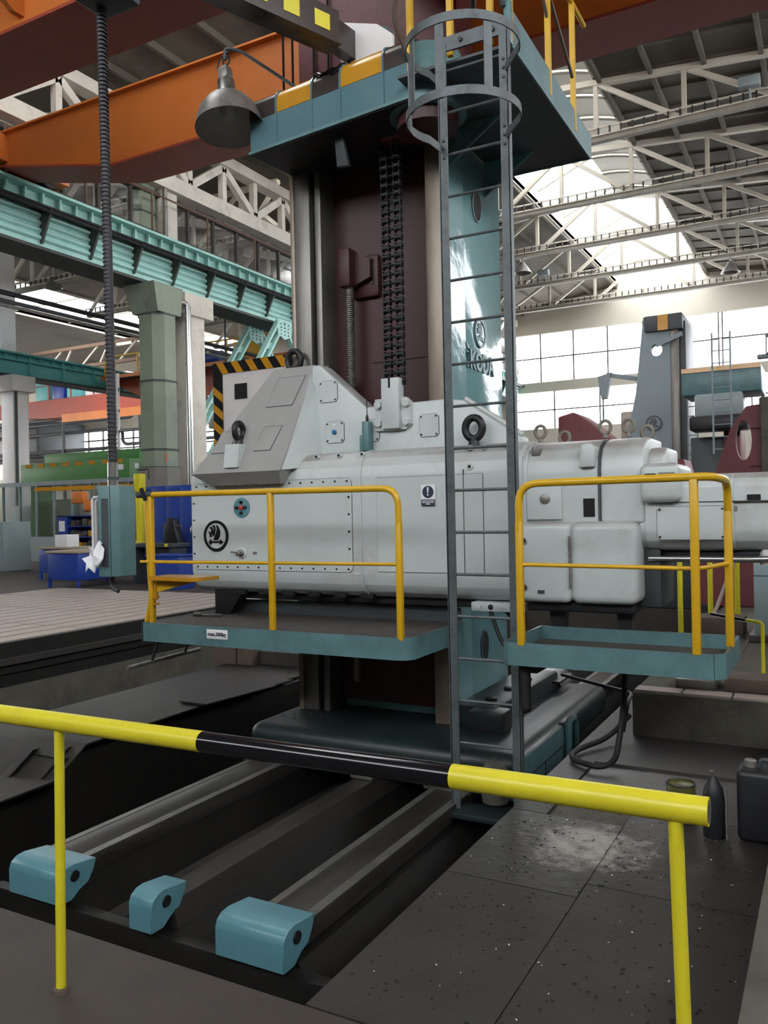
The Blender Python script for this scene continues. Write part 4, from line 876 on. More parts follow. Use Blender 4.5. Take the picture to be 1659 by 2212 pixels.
part('gearbox_sill', MB().rbox(-1.98, -1.2, 5.75, 6.35, .96, 1.04, .02), 'black', hs)
part('gearbox_rear', MB().rbox(-1.2, -1.06, 5.9, 6.4, 1.0, 1.42, .01), 'darkgrey', hs)
part('tail_step', MB().prism([(5.9, 1.75), (5.9, 1.98), (5.95, 2.06), (6.05, 2.11), (6.45, 2.11), (6.45, 1.75)], 'x', -1.15, -1.02, .03, 3), 'grey', hs)
part('tail_knuckle', MB().rbox(-1.16, -.9, 5.72, 6.3, 1.72, 1.985, .05, 3), 'grey', hs)
part('knuckle_slot', MB().box(-1.12, -1.05, 5.715, 5.722, 1.885, 1.915), 'dark', hs)
part('knuckle_tag', MB().box(-1.03, -.93, 5.715, 5.721, 1.9, 1.92), 'lamp', hs)
rp_ = [(6.45, 1.41), (5.98, 1.39), (5.9, 1.41), (5.84, 1.46), (5.82, 1.53), (5.82, 1.82), (5.84, 1.87), (5.9, 1.905), (6.45, 1.91)]
part('ram', MB().prism(rp_, 'x', -1.18, 2.2, .004, 1), 'grey', hs)
part('ram_cover', MB().prism([(y - .02, z) for y, z in rp_ if True], 'x', -1.14, -.58, .01, 2), 'grey', hs)
part('ram_seam', MB().box(-1.1, 2.2, 5.797, 5.822, 1.715, 1.722), 'darkgrey', hs)
pn2 = panel(-1.06, -.63, 1.47, 1.69, 5.8, 'ram_panel')
part('ram_slot', MB().box(-1.12, -1.03, 5.794, 5.803, 1.725, 1.76).box(-.5, -.42, 5.812, 5.823, 1.725, 1.76), 'dark', hs)
part('ram_tag', MB().box(-.62, -.56, 5.812, 5.819, 1.655, 1.685), 'lamp', hs)
part('ram_pipe', MB().tube([(-1.14, 5.9, 1.335), (-.5, 5.9, 1.335), (2.2, 5.95, 1.42)], .022, 10), 'bright', hs)
part('ram_tray', MB().rbox(-1.12, 2.2, 5.95, 6.4, 1.33, 1.39, .01), 'black', hs)
part('ram_valve', MB().lathe([(.04, 1.3), (.05, 1.34), (.03, 1.4), (.04, 1.42)], (-.4, 5.95, 0), 'z', 14), 'white', hs)
for c in ((-1.92, 5.98, 2.265), (-1.83, 6.3, 2.24), (-1.44, 5.98, 2.27), (-1.29, 6.05, 2.275), (-1.2, 6.25, 2.24)): eye(c, .04, .013, 'y', .03, 'trussd')
part('housing_hook', MB().rbox(-1.95, -1.88, 5.84, 5.9, 2.08, 2.15, .012), 'lamp', hs)
part('flange_port', MB().lathe([(.03, 0), (.03, .01)], (-2.03, 5.77, 1.95), 'y', 12), 'dark', hs)
# carriers of the platforms
for x in (-4.95, -1.84, -1.36): part('platform_carrier', MB().prism([(x, 1.02), (x + .32, 1.02), (x + .16, .8), (x + .16, .55), (x, .55)] if x < -3 else [(x, 1.0), (x + .12, 1.0), (x + .1, .8), (x + .02, .8)], 'y', 5.85, 5.97), 'black', hs)
for i, pts in enumerate((((-2.3, 5.86, .94), (-2.2, 5.82, .7), (-2.05, 5.78, .56), (-1.93, 5.72, .66)), ((-2.12, 5.86, .94), (-1.98, 5.82, .78), (-1.95, 5.78, .6), (-1.93, 5.76, .52)), ((-2.2, 5.9, .94), (-2.05, 5.88, .82), (-1.97, 5.84, .7), (-1.95, 5.8, .5)))):
    part('hose', MB().tube(bend(pts, .12), .016, 8), 'rubber', hs)

# ---- left operator platform
pl = thing('operator_platform', 'long teal work platform with yellow railing under the crested headstock end', 'platform', (-3.9, 5.5, .66))
out = [(-5.1, 5.12), (-2.72, 5.12), (-2.66, 5.14), (-2.62, 5.19), (-2.62, 6.05), (-5.1, 6.05)]
part('deck', MB().prism(out, 'z', .77, .806), 'mat', pl)
part('fascia', MB().prism([(-5.11, 5.105), (-2.715, 5.105), (-2.65, 5.125), (-2.605, 5.185), (-2.605, 6.06), (-2.62, 6.06), (-2.62, 5.19), (-2.66, 5.14), (-2.72, 5.12), (-5.11, 5.12)], 'z', .655, .812), 'teal', pl)
part('side_fascia', MB().box(-5.115, -5.1, 5.105, 6.06, .655, .812), 'teal', pl)
part('toe_board', MB().box(-5.0, -2.62, 6.04, 6.055, .8, .92), 'darkgrey', pl)
part('under_frame', MB().box(-5.0, -2.7, 5.2, 5.28, .66, .76).box(-5.0, -2.7, 5.9, 5.98, .66, .76), 'black', pl)
RY = 5.135
part('top_rail', MB().tube(bend([(-5.0, RY, 1.875), (-2.69, RY, 1.86), (-2.685, RY, 1.6)], .14, 7), .024, 12), 'yellow', pl)
part('grip_end', MB().tube([(-5.16, RY, 1.876), (-4.99, RY, 1.875)], .026, 12), 'darkgrey', pl)
part('latch', MB().bar((-5.09, RY - .03, 1.93), (-5.04, RY - .03, 1.83), .02, .03), 'black', pl)
part('mid_rail', MB().tube([(-5.14, RY, 1.315), (-2.69, RY, 1.325)], .013, 10), 'yellow', pl)
for x in (-5.015, -3.785, -2.685): part('post', MB().rbox(x - .024, x + .024, RY - .022, RY + .022, .79, 1.87 if x < -3 else 1.62, .012), 'yellow', pl)
part('bent_post', MB().tube(bend([(-5.1, RY + .04, 1.86), (-5.075, RY + .04, 1.2), (-5.06, RY + .04, 1.02), (-5.12, RY + .04, .8)], .2), .024, 10), 'yellow', pl)
part('seat_plate', MB().prism([(-4.98, 5.05), (-4.5, 5.02), (-4.44, 5.06), (-4.44, 5.3), (-4.98, 5.3)], 'z', 1.17, 1.2), 'ochre', pl)
part('seat_bracket', MB().prism([(-4.98, 1.06), (-4.98, 1.17), (-4.5, 1.17)], 'y', 5.13, 5.15), 'yellow', pl)
part('seat_hinge', MB().tube([(-4.975, RY, 1.0), (-4.975, RY, 1.14)], .02, 10).tube([(-4.975, RY, 1.02), (-4.975, RY, 1.03)], .032, 10).tube([(-4.975, RY, .96), (-4.975, RY, .97)], .032, 10), 'ochre', pl)
ld = part('load_plate', MB().rbox(-4.41, -4.2, 5.098, 5.106, .715, .79, .008), 'paper', pl, 'white load limit plate')
text_mesh('load_text', 'max.300kg', .042, .0012, 'screw', ld, (-4.305, 5.0965, .752), (1, 0, 0), (0, 0, 1), .0008)
part('foot_pipe', MB().tube([(-5.1, 4.92, .46), (-5.1, 5.8, .48)], .018, 8), 'lamp', pl)
for y in (5.2, 5.6): part('pipe_hanger', MB().tube([(-5.1, y, .47), (-5.02, y, .66)], .012, 6), 'black', pl)
one('socket_wrench', MB().tube([(-4.93, 5.62, .82), (-4.7, 5.64, .822)], .01, 8).tube([(-4.99, 5.615, .825), (-4.91, 5.622, .825)], .02, 10), 'steel', 'small steel socket wrench lying on the left platform deck', 'wrench')

# ---- right operator platform
pr_ = thing('operator_platform', 'short teal tray platform with yellow railing under the tail of the headstock', 'platform', (-1.22, 5.38, .7))
ox = [(-1.88, 5.03), (-1.85, 5.0), (-.62, 5.0), (-.565, 5.05), (-.565, 5.78), (-1.88, 5.78)]
part('tray_floor', MB().prism(ox, 'z', .71, .76), 'mat', pr_)
rim = MB()
for i in range(len(ox)):
    a = Vector((*ox[i], 0)); b = Vector((*ox[(i + 1) % len(ox)], 0)); rim.bar(a + Vector((0, 0, .778)), b + Vector((0, 0, .778)), .014, .145)
part('tray_rim', rim, 'teal', pr_)
QY = 5.01
part('top_rail', MB().tube(bend([(-1.76, QY, 1.55), (-1.76, QY, 1.855), (-.62, QY, 1.86), (-.575, QY + .12, 1.85), (-.57, 5.36, 1.84), (-.57, 5.38, 1.6)], .13, 6), .024, 12), 'yellow', pr_)
part('mid_rail', MB().tube(bend([(-1.76, QY, 1.345), (-.68, QY, 1.335), (-.57, 5.36, 1.345)], .1), .013, 10), 'yellow', pr_)
part('post', MB().rbox(-1.784, -1.736, QY - .022, QY + .022, .83, 1.62, .012), 'yellow', pr_)
part('post', MB().rbox(-.735, -.687, QY - .024, QY + .024, .84, 1.85, .012), 'yellow', pr_)
part('post', MB().rbox(-.594, -.546, 5.34, 5.39, .84, 1.66, .012), 'yellow', pr_)
part('under_arm', MB().rbox(-1.8, -1.72, 5.2, 5.95, .62, .71, .01), 'black', pr_)
part('roller_bar', MB().tube(bend([(-1.77, 5.1, .71), (-1.77, 5.1, .42)], .05), .035, 12).sphere((-1.77, 5.1, .42), .035), 'rubber', pr_)
one('folded_rag', MB().prism([(-.84, .765), (-.62, .765), (-.6, .79), (-.66, .81), (-.8, .785)], 'y', 5.1, 5.26), 'darkgrey', 'dark scrap lying in the corner of the tray platform', 'scrap')

# ---- caged ladder
la = thing('caged_ladder', 'tall grey steel ladder with safety hoops in front of the column', 'ladder', (-2.13, 5.3, -.38))
for x, s_ in ((-2.355, 1), (-1.905, -1)):
    part('stile', MB().box(x - .03, x + .03, 5.29, 5.302, -.38, 4.95).box(x - .03 * s_ - .006, x - .03 * s_ + .006, 5.29, 5.335, -.38, 4.95), 'ladder', la)
for k in range(-7, 11):
    z = 1.834 + .2925 * k
    part('rung', MB().tube([(-2.36, 5.31, z), (-1.9, 5.31, z)], .0105, 8), 'ladder', la)
def hoop(z):
    c = (-2.05, 4.93); r = .365; n = 26; a0 = math.radians(180 + 42); pts = []
    pts = [(-2.36, 5.305)]
    for i in range(n + 1):
        a = math.radians(152) + (math.radians(388) - math.radians(152)) * i / n
        pts.append((c[0] + r * math.cos(a), c[1] + r * math.sin(a)))
    pts.append((-1.9, 5.305)); m = MB(); q = []
    for x, y in pts:
        d = Vector((x - c[0], y - c[1], 0)).normalized() * .004
        q += [(x - d.x, y - d.y, z - .028), (x + d.x, y + d.y, z - .028), (x + d.x, y + d.y, z + .028), (x - d.x, y - d.y, z + .028)]
    k = len(pts)
    m.add(q, [(4 * i + j, 4 * (i + 1) + j, 4 * (i + 1) + (j + 1) % 4, 4 * i + (j + 1) % 4) for i in range(k - 1) for j in range(4)] + [(0, 1, 2, 3), (4 * k - 4, 4 * k - 3, 4 * k - 2, 4 * k - 1)])
    part('cage_hoop', m, 'ladder', la)
hoop(4.21); hoop(4.66)
for deg in (188, 232, 270, 318):
    a = math.radians(deg); x = -2.05 + .358 * math.cos(a); y = 4.93 + .358 * math.sin(a)
    part('cage_strap', MB().bar((x, y, 4.18), (x, y, 4.69), .055, .007, (math.cos(a), math.sin(a), 0)), 'ladder', la)
bl = MB()
for x in (-2.355, -1.905):
    for z in (4.15, 4.21, 4.27, 4.6, 4.66, 4.72): bl.lathe([(.011, -.012), (.011, .0)], (x, 5.29, z), 'y', 6)
part('bolts', bl, 'darkgrey', la, stuff=True)
part('bottom_plate', MB().rbox(-2.42, -1.87, 5.2, 5.45, -.42, -.38, .006), 'tealsad', la)
part('bottom_bracket', MB().rbox(-2.3, -1.9, 5.3, 5.62, -.455, -.42, .01), 'tealsad', la)
one('oil_pump', MB().lathe([(.09, -.36), (.1, -.3), (.1, -.15), (.07, -.1), (.02, -.08)], (-2.14, 5.48, 0), 'z', 20).tube([(-2.14, 5.48, -.08), (-2.14, 5.48, -.05)], .012, 8), 'conc', 'brown round pump housing behind the foot of the ladder', 'pump')
# ---- top platform
tpf = thing('top_platform', 'teal service platform with yellow posts at the head of the column', 'platform', (-2.3, 6.4, 4.85))
part('deck', MB().box(-2.76, -1.89, 5.4, 7.5, 4.86, 4.88), 'darkgrey', tpf)
part('side_panel', MB().prism([(5.36, 4.86), (7.5, 4.84), (7.52, 4.87), (7.52, 5.06), (5.36, 5.12)], 'x', -1.9, -1.885), 'teal', tpf)
part('front_angle', MB().box(-2.4, -1.885, 5.36, 5.38, 4.93, 5.03), 'ladder', tpf)
for x in (-2.24, -2.0): part('angle_bolt', MB().lathe([(.016, -.014), (.016, 0)], (x, 5.36, 4.98), 'y', 10), 'black', tpf)
part('rear_panel', MB().box(-2.76, -1.89, 7.5, 7.52, 4.85, 5.06), 'teal', tpf)
part('corner_wrap', MB().rbox(-1.92, -1.875, 5.35, 5.42, 4.86, 5.16, .008), 'teal', tpf)
for y in (6.3, 7.1): part('gusset', MB().prism([(-2.765, 4.55), (-2.765, 4.86), (-2.3, 4.86)], 'y', y, y + .03), 'teal', tpf)
posts = [(-2.33, 5.39), (-2.03, 5.39), (-2.66, 5.42), (-1.9, 6.3), (-1.9, 7.0), (-1.9, 5.42)]
for x, y in posts: part('post', MB().bar((x, y, 4.9), (x, y, 6.0), .04, .04), 'yellow', tpf)
part('top_rail', MB().tube([(-2.66, 5.4, 6.0), (-1.9, 5.4, 6.0), (-1.9, 7.4, 6.0)], .02, 8), 'yellow', tpf)
part('brace', MB().bar((-1.9, 6.3, 5.75), (-1.9, 7.0, 5.35), .02, .03).bar((-1.9, 5.9, 5.9), (-1.9, 6.3, 5.5), .02, .03), 'timber', tpf)
part('hose_loop', MB().tube(bend([(-2.7, 5.45, 5.05), (-2.74, 5.3, 5.25), (-2.66, 5.25, 5.45), (-2.55, 5.3, 5.5)], .1), .02, 8), 'timber', tpf)
part('hose_loop', MB().tube(bend([(-2.2, 5.5, 5.25), (-2.1, 5.3, 5.42), (-1.95, 5.28, 5.4), (-1.92, 5.34, 5.1)], .1), .02, 8), 'rubber', tpf)

# ================================================================== FOREGROUND BARRIER
br = thing('barrier_rail', 'yellow pipe barrier with a glossy black middle section across the foreground', 'barrier', (-1.6, 2.04, 0))
def rz(x): return .966 + (x + 2.8) * .0085
def seg(x0, x1, m_, nm):
    part(nm, MB().tube([(x0, 2.04, rz(x0)), (x1, 2.04, rz(x1))], .0335 if m_ == 'byellow' else .033, 18), m_, br)
seg(-4.4, -1.79, 'byellow', 'yellow_pipe'); seg(-1.79, -.918, 'bblack', 'black_pipe'); seg(-.918, -.27, 'byellow', 'yellow_pipe')
part('pipe_bore', MB().tube([(-.272, 2.04, rz(-.27)), (-.2695, 2.04, rz(-.27))], .027, 16), 'darkgrey', br)
for x, xb in ((-2.455, -2.472), (-.345, -.325), (-4.2, -4.2)):
    part('post', MB().tube([(xb, 2.04, 0), (x, 2.04, rz(x) - .02)], .0175, 14), 'byellow', br)
    part('post_foot', MB().lathe([(.03, 0), (.028, .012), (.02, .016)], (xb, 2.04, 0), 'z', 12), 'timber', br)
# ================================================================== RIGHT SIDE CLUTTER
def jerry(x0, x1, y0, y1, z0, z1):
    t = thing('jerry_can', 'black square canister with grey cap in the dark corner by the right edge', 'canister', ((x0 + x1) / 2, (y0 + y1) / 2, z0))
    part('body', MB().rbox(x0, x1, y0, y1, z0, z1, .03, 3), 'black', t)
    part('cap', MB().lathe([(.03, 0), (.03, .03), (.025, .035)], (x0 + .06, (y0 + y1) / 2, z1), 'z', 12), 'lamp', t)
    part('handle', MB().tube(bend([(x0 + .1, (y0 + y1) / 2, z1 - .01), (x0 + .11, (y0 + y1) / 2, z1 + .04), (x1 - .05, (y0 + y1) / 2, z1 + .04), (x1 - .04, (y0 + y1) / 2, z1 - .01)], .03), .012, 8), 'darkgrey', t)
jerry(-.465, -.27, 4.5, 4.7, .001, .36)
t = thing('spray_bottle', 'dark bottle with pointed shoulder standing next to the black canister', 'bottle', (-.575, 4.52, 0))
part('body', MB().lathe([(.05, 0.001), (.054, .01), (.054, .2), (.045, .25), (.022, .29), (.014, .31)], (-.575, 4.52, 0), 'z', 18), 'black', t)
part('spout', MB().tube([(-.575, 4.52, .3), (-.58, 4.5, .34)], .01, 8), 'lamp', t)
part('tube', MB().tube([(-.512, 4.5, .001), (-.512, 4.5, .26)], .005, 6), 'bright', t)
t = thing('oil_tin', 'olive green oil tin behind the right end of the barrier', 'tin', (-.76, 4.68, 0))
part('body', MB().lathe([(.07, 0), (.075, .005), (.075, .19), (.07, .2), (.06, .195)], (-.76, 4.68, 0.002), 'z', 22), M('olive_tin_paint', '#4d4a20', .35, var=.25, vs=9), t)
part('rim', MB().torus((-.76, 4.68, .2), 'z', .072, .005, 22, 6), 'black', t)
# hose with steel pipe crossing
one('rubber_hose', MB().tube(bend([(-1.36, 6.2, .16), (-1.45, 5.95, .05), (-1.6, 5.62, .03), (-1.58, 5.4, .03), (-1.35, 5.3, .03), (-1.28, 5.42, .05), (-1.27, 5.6, .3), (-1.28, 5.75, .55)], .16, 6), .02, 10), 'rubber', 'black rubber hose looped on the floor beside the bed pit', 'hose')
one('feed_pipe', MB().tube(bend([(-1.95, 6.5, .36), (-1.28, 5.95, .38), (-1.27, 5.75, .36), (-1.27, 5.6, .2)], .06), .014, 8), 'black', 'thin black steel pipe reaching over the bed pit to the hose', 'pipe')
# things on the raised slab behind
t = thing('steel_block', 'flat grey steel block lying on the edge of the raised slab', 'steel block', (-.95, 6.6, .32))
part('block', MB().rbox(-1.08, -.8, 6.5, 6.85, .32, .4, .008), 'steel', t)
one('timber_beam', MB().rbox(-.74, -.35, 6.55, 6.85, .32, .42, .01), 'timber', 'dark brown beam lying behind the steel block', 'beam')
one('timber_beam', MB().rbox(-1.3, -.85, 9.2, 9.6, .32, .52, .015), 'timber', 'dark timber beam behind the right platform tray', 'beam')
t = thing('guard_rail', 'short yellow and black guard rail at the right frame edge', 'barrier', (-.5, 6.85, .32))
part('yellow_post', MB().tube(bend([(-.5, 6.85, .32), (-.5, 6.85, .8), (-.62, 6.95, .8)], .04), .014, 10), 'byellow', t)
part('black_pipe', MB().tube([(-.62, 6.95, .8), (-.9, 7.18, .81)], .014, 10), 'bblack', t)
# upright grey slab cabinet at right edge
t = thing('machine_pillar', 'tall pale teal grey machine pillar cut by the right frame edge', 'machine', (-.3, 9.2, .32))
part('body', MB().rbox(-.73, .4, 9.0, 9.9, .32, 1.46, .01), 'greycab', t)
part('seam', MB().box(-.735, .4, 8.994, 9.0, .98, .985), 'dark', t)
part('base', MB().rbox(-.78, .45, 8.95, 9.95, .32, .4, .01), 'steel', t)
t = thing('inspection_plate', 'shiny steel floor sheet beside the pale machine pillar', 'metal sheet', (-1, 8.2, .33))
part('sheet', MB().box(-1.15, -.78, 7.3, 9.4, .32, .335), 'bright', t)
# plank flooring pieces on the slab edge
for i in range(3): one('floor_cover', MB().box(-1.34 + i * .34, -1.02 + i * .34, 6.3, 6.46, .32, .335), 'tslot', ['pale cover plate at the left corner of the raised slab', 'second pale cover plate along the slab edge', 'third pale cover plate along the slab edge'][i], 'cover plate')
# far yellow posts of the walkway
for i, (x, y) in enumerate(((-1.62, 10.2), (-1.3, 10.3), (-1.02, 10.4), (-4.3, 14.6), (-4.67, 14.6), (-3.65, 14.8))):
    zb = .32 if x > -1.4 else 0
    t = thing('bollard_post', ['thin yellow post seen left of the tail gearbox end', 'thin yellow post between the two platform uprights', 'thin yellow post close to the thick platform upright', 'yellow post behind the carrier of the right platform', 'yellow post seen left of the right platform upright', 'short yellow post seen under the gearbox'][i], 'post', (x, y, zb), 'thin yellow posts behind the machine')
    part('post', MB().tube([(x, y, zb), (x, y, 1.3)], .03, 10), 'byellow', t)
    part('foot', MB().lathe([(.06, 0), (.05, .02)], (x, y, zb), 'z', 12), 'black', t)
one('prop_bar', MB().bar((-1.25, 9.75, .34), (-1.02, 10.36, 1.1), .03, .03), 'tslot', 'pale slanted bar leaning across the thin yellow posts', 'bar')
# red machine behind right: base with rails, blue cabinet
t = thing('planer_machine', 'dark red machine base with horizontal guide rails behind the right railing', 'machine', (-1.2, 15, 0))
part('base', MB().rbox(-3.2, -.2, 14.6, 16.2, 0, .95, .03), 'red', t)
part('upright', MB().prism([(-2.9, .95), (-2.1, .95), (-2.1, 2.0), (-2.45, 2.0)], 'y', 14.8, 15.2), 'red', t)
part('upright', MB().rbox(-.7, -.4, 14.8, 15.4, .95, 2.2, .02), 'red', t)
part('cross_bed', MB().rbox(-2.1, -.7, 15, 15.8, .95, 1.5, .02), 'black', t)
for z in (1.5, 1.58, 1.12): part('guide_rail', MB().rbox(-2.1, -.6, 14.92, 15.0, z, z + .03, .004), 'steel', t)
one('tool_chest', MB().rbox(-2.0, -1.2, 16.4, 17.0, 0, 1.9, .02), 'bluep', 'blue tool chest behind the red machine base', 'chest')
t = thing('pallet_stack', 'pale floor grating and boards behind the left platform carrier', 'boards', (-5, 11, 0))
part('board', MB().rbox(-6.4, -4.8, 10.6, 11.6, 0, .1, .01), 'tslot', t)
part('board', MB().rbox(-6.2, -5.0, 10.7, 11.5, .1, .2, .01), 'tslot', t)
one('grey_bench', MB().rbox(-3.4, -1.75, 14.2, 14.5, .0, .95, .03).rbox(-3.6, -1.7, 14.1, 14.55, .95, 1.0, .01), 'darkgrey', 'dark low machine table glimpsed under the headstock tail', 'table')
# red angle plate with oval windows
def ovalhole(cx, cz, a, b, n=16): return [(cx + a * math.cos(2 * PI * i / n), cz + b * math.sin(2 * PI * i / n)) for i in range(n)]
def plate_with_holes(outer, holes, y0, y1):
    cu = bpy.data.curves.new('tmp', 'CURVE'); cu.dimensions = '2D'; cu.fill_mode = 'BOTH'; cu.extrude = (y1 - y0) / 2
    for poly in [outer] + holes:
        sp = cu.splines.new('POLY'); sp.points.add(len(poly) - 1); sp.use_cyclic_u = True
        for p, q in zip(sp.points, poly): p.co = (q[0], q[1], 0, 1)
    o = bpy.data.objects.new('tmp', cu); COL.objects.link(o); me = bpy.data.meshes.new_from_object(o)
    bpy.data.objects.remove(o); bpy.data.curves.remove(cu)
    m = MB(); m.v = [(v.co.x, (y0 + y1) / 2 - v.co.z, v.co.y) for v in me.vertices]; m.f = [tuple(p.vertices) for p in me.polygons]; return m
ap = thing('angle_plate', 'large dark red casting with oval windows near the right frame edge', 'angle plate', (-1.1, 12.2, .32))
part('web', plate_with_holes([(-1.75, .33), (-.83, .33), (-.83, 3.02), (-1.02, 3.0), (-1.22, 2.72), (-1.42, 2.14)], [ovalhole(-1.06, 2.55, .1, .27), ovalhole(-1.12, 1.96, .17, .12)], 12.0, 12.12), 'redpaint', ap)
part('face_plate', MB().rbox(-.84, -.62, 11.9, 12.7, .33, 3.1, .01), 'conc', ap)
for z in (1.7, 2.2, 2.7): part('rib', MB().box(-.98, -.84, 11.97, 12.0, z, z + .03), 'redpaint', ap)
# far red blocks and second mill
t = thing('casting', 'rust red casting standing behind the tail of the headstock', 'casting', (-4, 17, 0))
part('body', MB().prism([(-5.08, 0), (-3.0, 0), (-3.2, 2.5), (-4.1, 3.15), (-4.5, 3.5), (-4.75, 3.68), (-5.08, 3.6)], 'y', 17, 18.2, .04, 2), 'redpaint', t)
part('slope_cap', MB().prism([(-3.2, 2.2), (-2.5, 2.2), (-2.6, 2.6), (-3.2, 2.7)], 'y', 17.1, 18.0), 'redpaint', t)
m2 = thing('far_mill_column', 'tapered blue grey boring mill column with crest against the bright windows', 'machine column', (-4.4, 24.5, 0))
part('column', plate_with_holes([(-5.95, 0), (-3.9, 0), (-3.95, 7.0), (-4.66, 7.0), (-4.9, 4.9)], [ovalhole(-4.32, 6.05, .16, .17)], 24, 24.25), 'mill2', m2)
part('column_core', MB().prism([(-5.75, 0), (-3.95, 0), (-3.95, 5.8), (-4.78, 5.8)], 'y', 24.25, 25.6), 'mill2', m2)
part('front_rail', MB().rbox(-3.95, -3.72, 23.98, 25.6, 0, 6.9, .02), 'steel', m2)
part('dark_way', MB().rbox(-3.75, -3.55, 24.1, 25.5, 0, 6.8, .02), 'darkgrey', m2)
part('head_cap', MB().rbox(-4.62, -3.6, 23.9, 25.7, 6.55, 7.0, .04), 'darkgrey', m2)
part('cap_stripe', MB().box(-4.25, -3.98, 23.88, 23.9, 6.56, 6.98), 'ochre', m2)
part('cap_bracket', MB().bar((-4.3, 23.85, 6.15), (-3.6, 23.85, 6.4), .05, .12), 'mill2', m2)
part('cap_dome', MB().sphere((-4.0, 24.6, 7.0), .25, 12, (1.2, 1, .5)), 'greycab', m2)
emblem(m2, (-4.42, 23.99, 4.0), (1, 0, 0), (0, 0, 1), .22, 'darkgrey', 'mill2', .02)
part('side_box', MB().rbox(-5.35, -4.95, 24.05, 24.6, 3.6, 4.4, .05), 'tslot', m2)
part('saddle', MB().rbox(-6.2, -3.3, 23.4, 26.5, 0, .9, .05), 'mill2', m2)
t = thing('jib_arm', 'pale jib arm hanging beside the far mill column', 'jib', (-5.9, 24.4, 4.8))
part('arm', MB().bar((-4.95, 24.4, 5.35), (-5.8, 24.4, 5.55), .1, .12), 'mill2', t)
part('hook_block', MB().hexa([(-5.95, 24.3, 4.85), (-5.8, 24.3, 4.85), (-5.8, 24.5, 4.85), (-5.95, 24.5, 4.85)], [(-6.05, 24.3, 5.5), (-5.65, 24.3, 5.6), (-5.65, 24.5, 5.6), (-6.05, 24.5, 5.5)]), 'mill2', t)
part('rod', MB().tube([(-5.92, 24.4, 4.85), (-5.92, 24.4, 4.2)], .03, 6), 'mill2', t)
lf = thing('far_ladder', 'narrow steel ladder along the right side of the far mill column', 'ladder', (-3.3, 23.9, .3))
for x in (-3.5, -3.25): part('stile', MB().box(x - .02, x + .02, 23.85, 23.9, .9, 5.2), 'mill2', lf)
for i in range(16): part('rung', MB().tube([(-3.5, 23.87, 1.0 + i * .26), (-3.25, 23.87, 1.0 + i * .26)], .014, 6), 'mill2', lf)
# third machine: red column with teal bridge, cage ladder and tub
m3 = thing('red_mill', 'dark red boring mill with teal head bridge and caged ladder at the far right', 'machine', (-1.9, 22, 0))
part('column', MB().rbox(-2.4, -2.02, 22, 23.4, 0, 4.6, .03), 'redpaint', m3)
part('head_bridge', MB().rbox(-3.3, -1.5, 21.6, 23, 4.4, 5.05, .03), 'teal', m3)
part('bridge_stripe', MB().box(-3.3, -1.5, 21.58, 21.6, 4.95, 5.06), 'ochre', m3)
part('work_table', MB().rbox(-3.1, -1.8, 21.3, 22.1, 3.5, 3.85, .05), 'black', m3)
part('head_body', MB().rbox(-3.0, -1.9, 21.5, 22.2, 3.85, 4.4, .05), 'greycab', m3)
part('lower_body', MB().rbox(-3.2, -2.3, 22.2, 23.2, 0, 3.4, .03), 'darkgrey', m3)
for x in (-2.5, -2.1): part('cage_upright', MB().box(x - .02, x + .02, 20.9, 20.94, 2.9, 5.75), 'mill2', m3)
for i in range(10): part('cage_rung', MB().tube([(-2.5, 20.92, 3.0 + i * .29), (-2.1, 20.92, 3.0 + i * .29)], .014, 6), 'mill2', m3)
part('hanger_bar', MB().tube([(-2.3, 20.9, 2.9), (-2.3, 20.9, 1.4)], .015, 6), 'mill2', m3)
for z in (5.3, 5.75): part('basket_hoop', MB().torus((-1.0, 22, z), 'z', .4, .03, 20, 6), 'mill2', m3)
for i in range(8): part('basket_bar', MB().tube([(-1 + .4 * math.cos(i * PI / 4), 22 + .4 * math.sin(i * PI / 4), 5.3), (-1 + .4 * math.cos(i * PI / 4), 22 + .4 * math.sin(i * PI / 4), 5.75)], .018, 6), 'mill2', m3)
part('basket_arm', MB().rbox(-1.6, -.5, 21.9, 22.1, 5.2, 5.3, .02), 'mill2', m3)
part('cross_arm', MB().rbox(-1.6, -.5, 22.2, 22.6, 4.0, 4.3, .03), 'darkgrey', m3)
# bell lamps hanging from far trusses
for i, (x, y, z, lab) in enumerate(((-4.0, 40.6, 12.2, 'bell shaped hall lamp hanging from the fifth truss on the right'), (-12.1, 35.6, 12.2, 'bell shaped hall lamp hanging behind the ladder'), (-30.6, 25.6, 12.0, 'bell shaped hall lamp under the left hall roof'))):
    t = thing('hall_lamp', lab, 'lamp', (x, y, z), 'bell lamps of the hall')
    part('shade', MB().lathe([(.1, .5), (.14, .4), (.3, .2), (.42, 0), (.4, 0), (.26, .18), (.1, .36)], (x, y, z), 'z', 18), 'lamp', t)
    part('stem', MB().tube([(x, y, z + .5), (x, y, z + .95)], .04, 8), 'lamp', t)
for i, (x, y, lab) in enumerate(((-1.9, 25.6, 'white floodlight box on the second roof truss at right'), (-12.6, 40.6, 'small white floodlight on a far truss behind the ladder'), (-24.5, 25.6, 'white floodlight box in the left hall'), (-25.0, 30.6, 'white floodlight box beside the concrete column'))):
    t = thing('floodlight', lab, 'lamp', (x, y, 13), 'floodlights on the trusses')
    zz = 13.3 if x > -18 else 12.3
    part('housing', MB().rbox(x - .28, x + .28, y - .5, y - .2, zz, zz + .28, .03), 'greycab', t)
    part('arm', MB().tube([(x, y - .3, zz), (x, y - .1, zz - .2)], .03, 6), 'greycab', t)
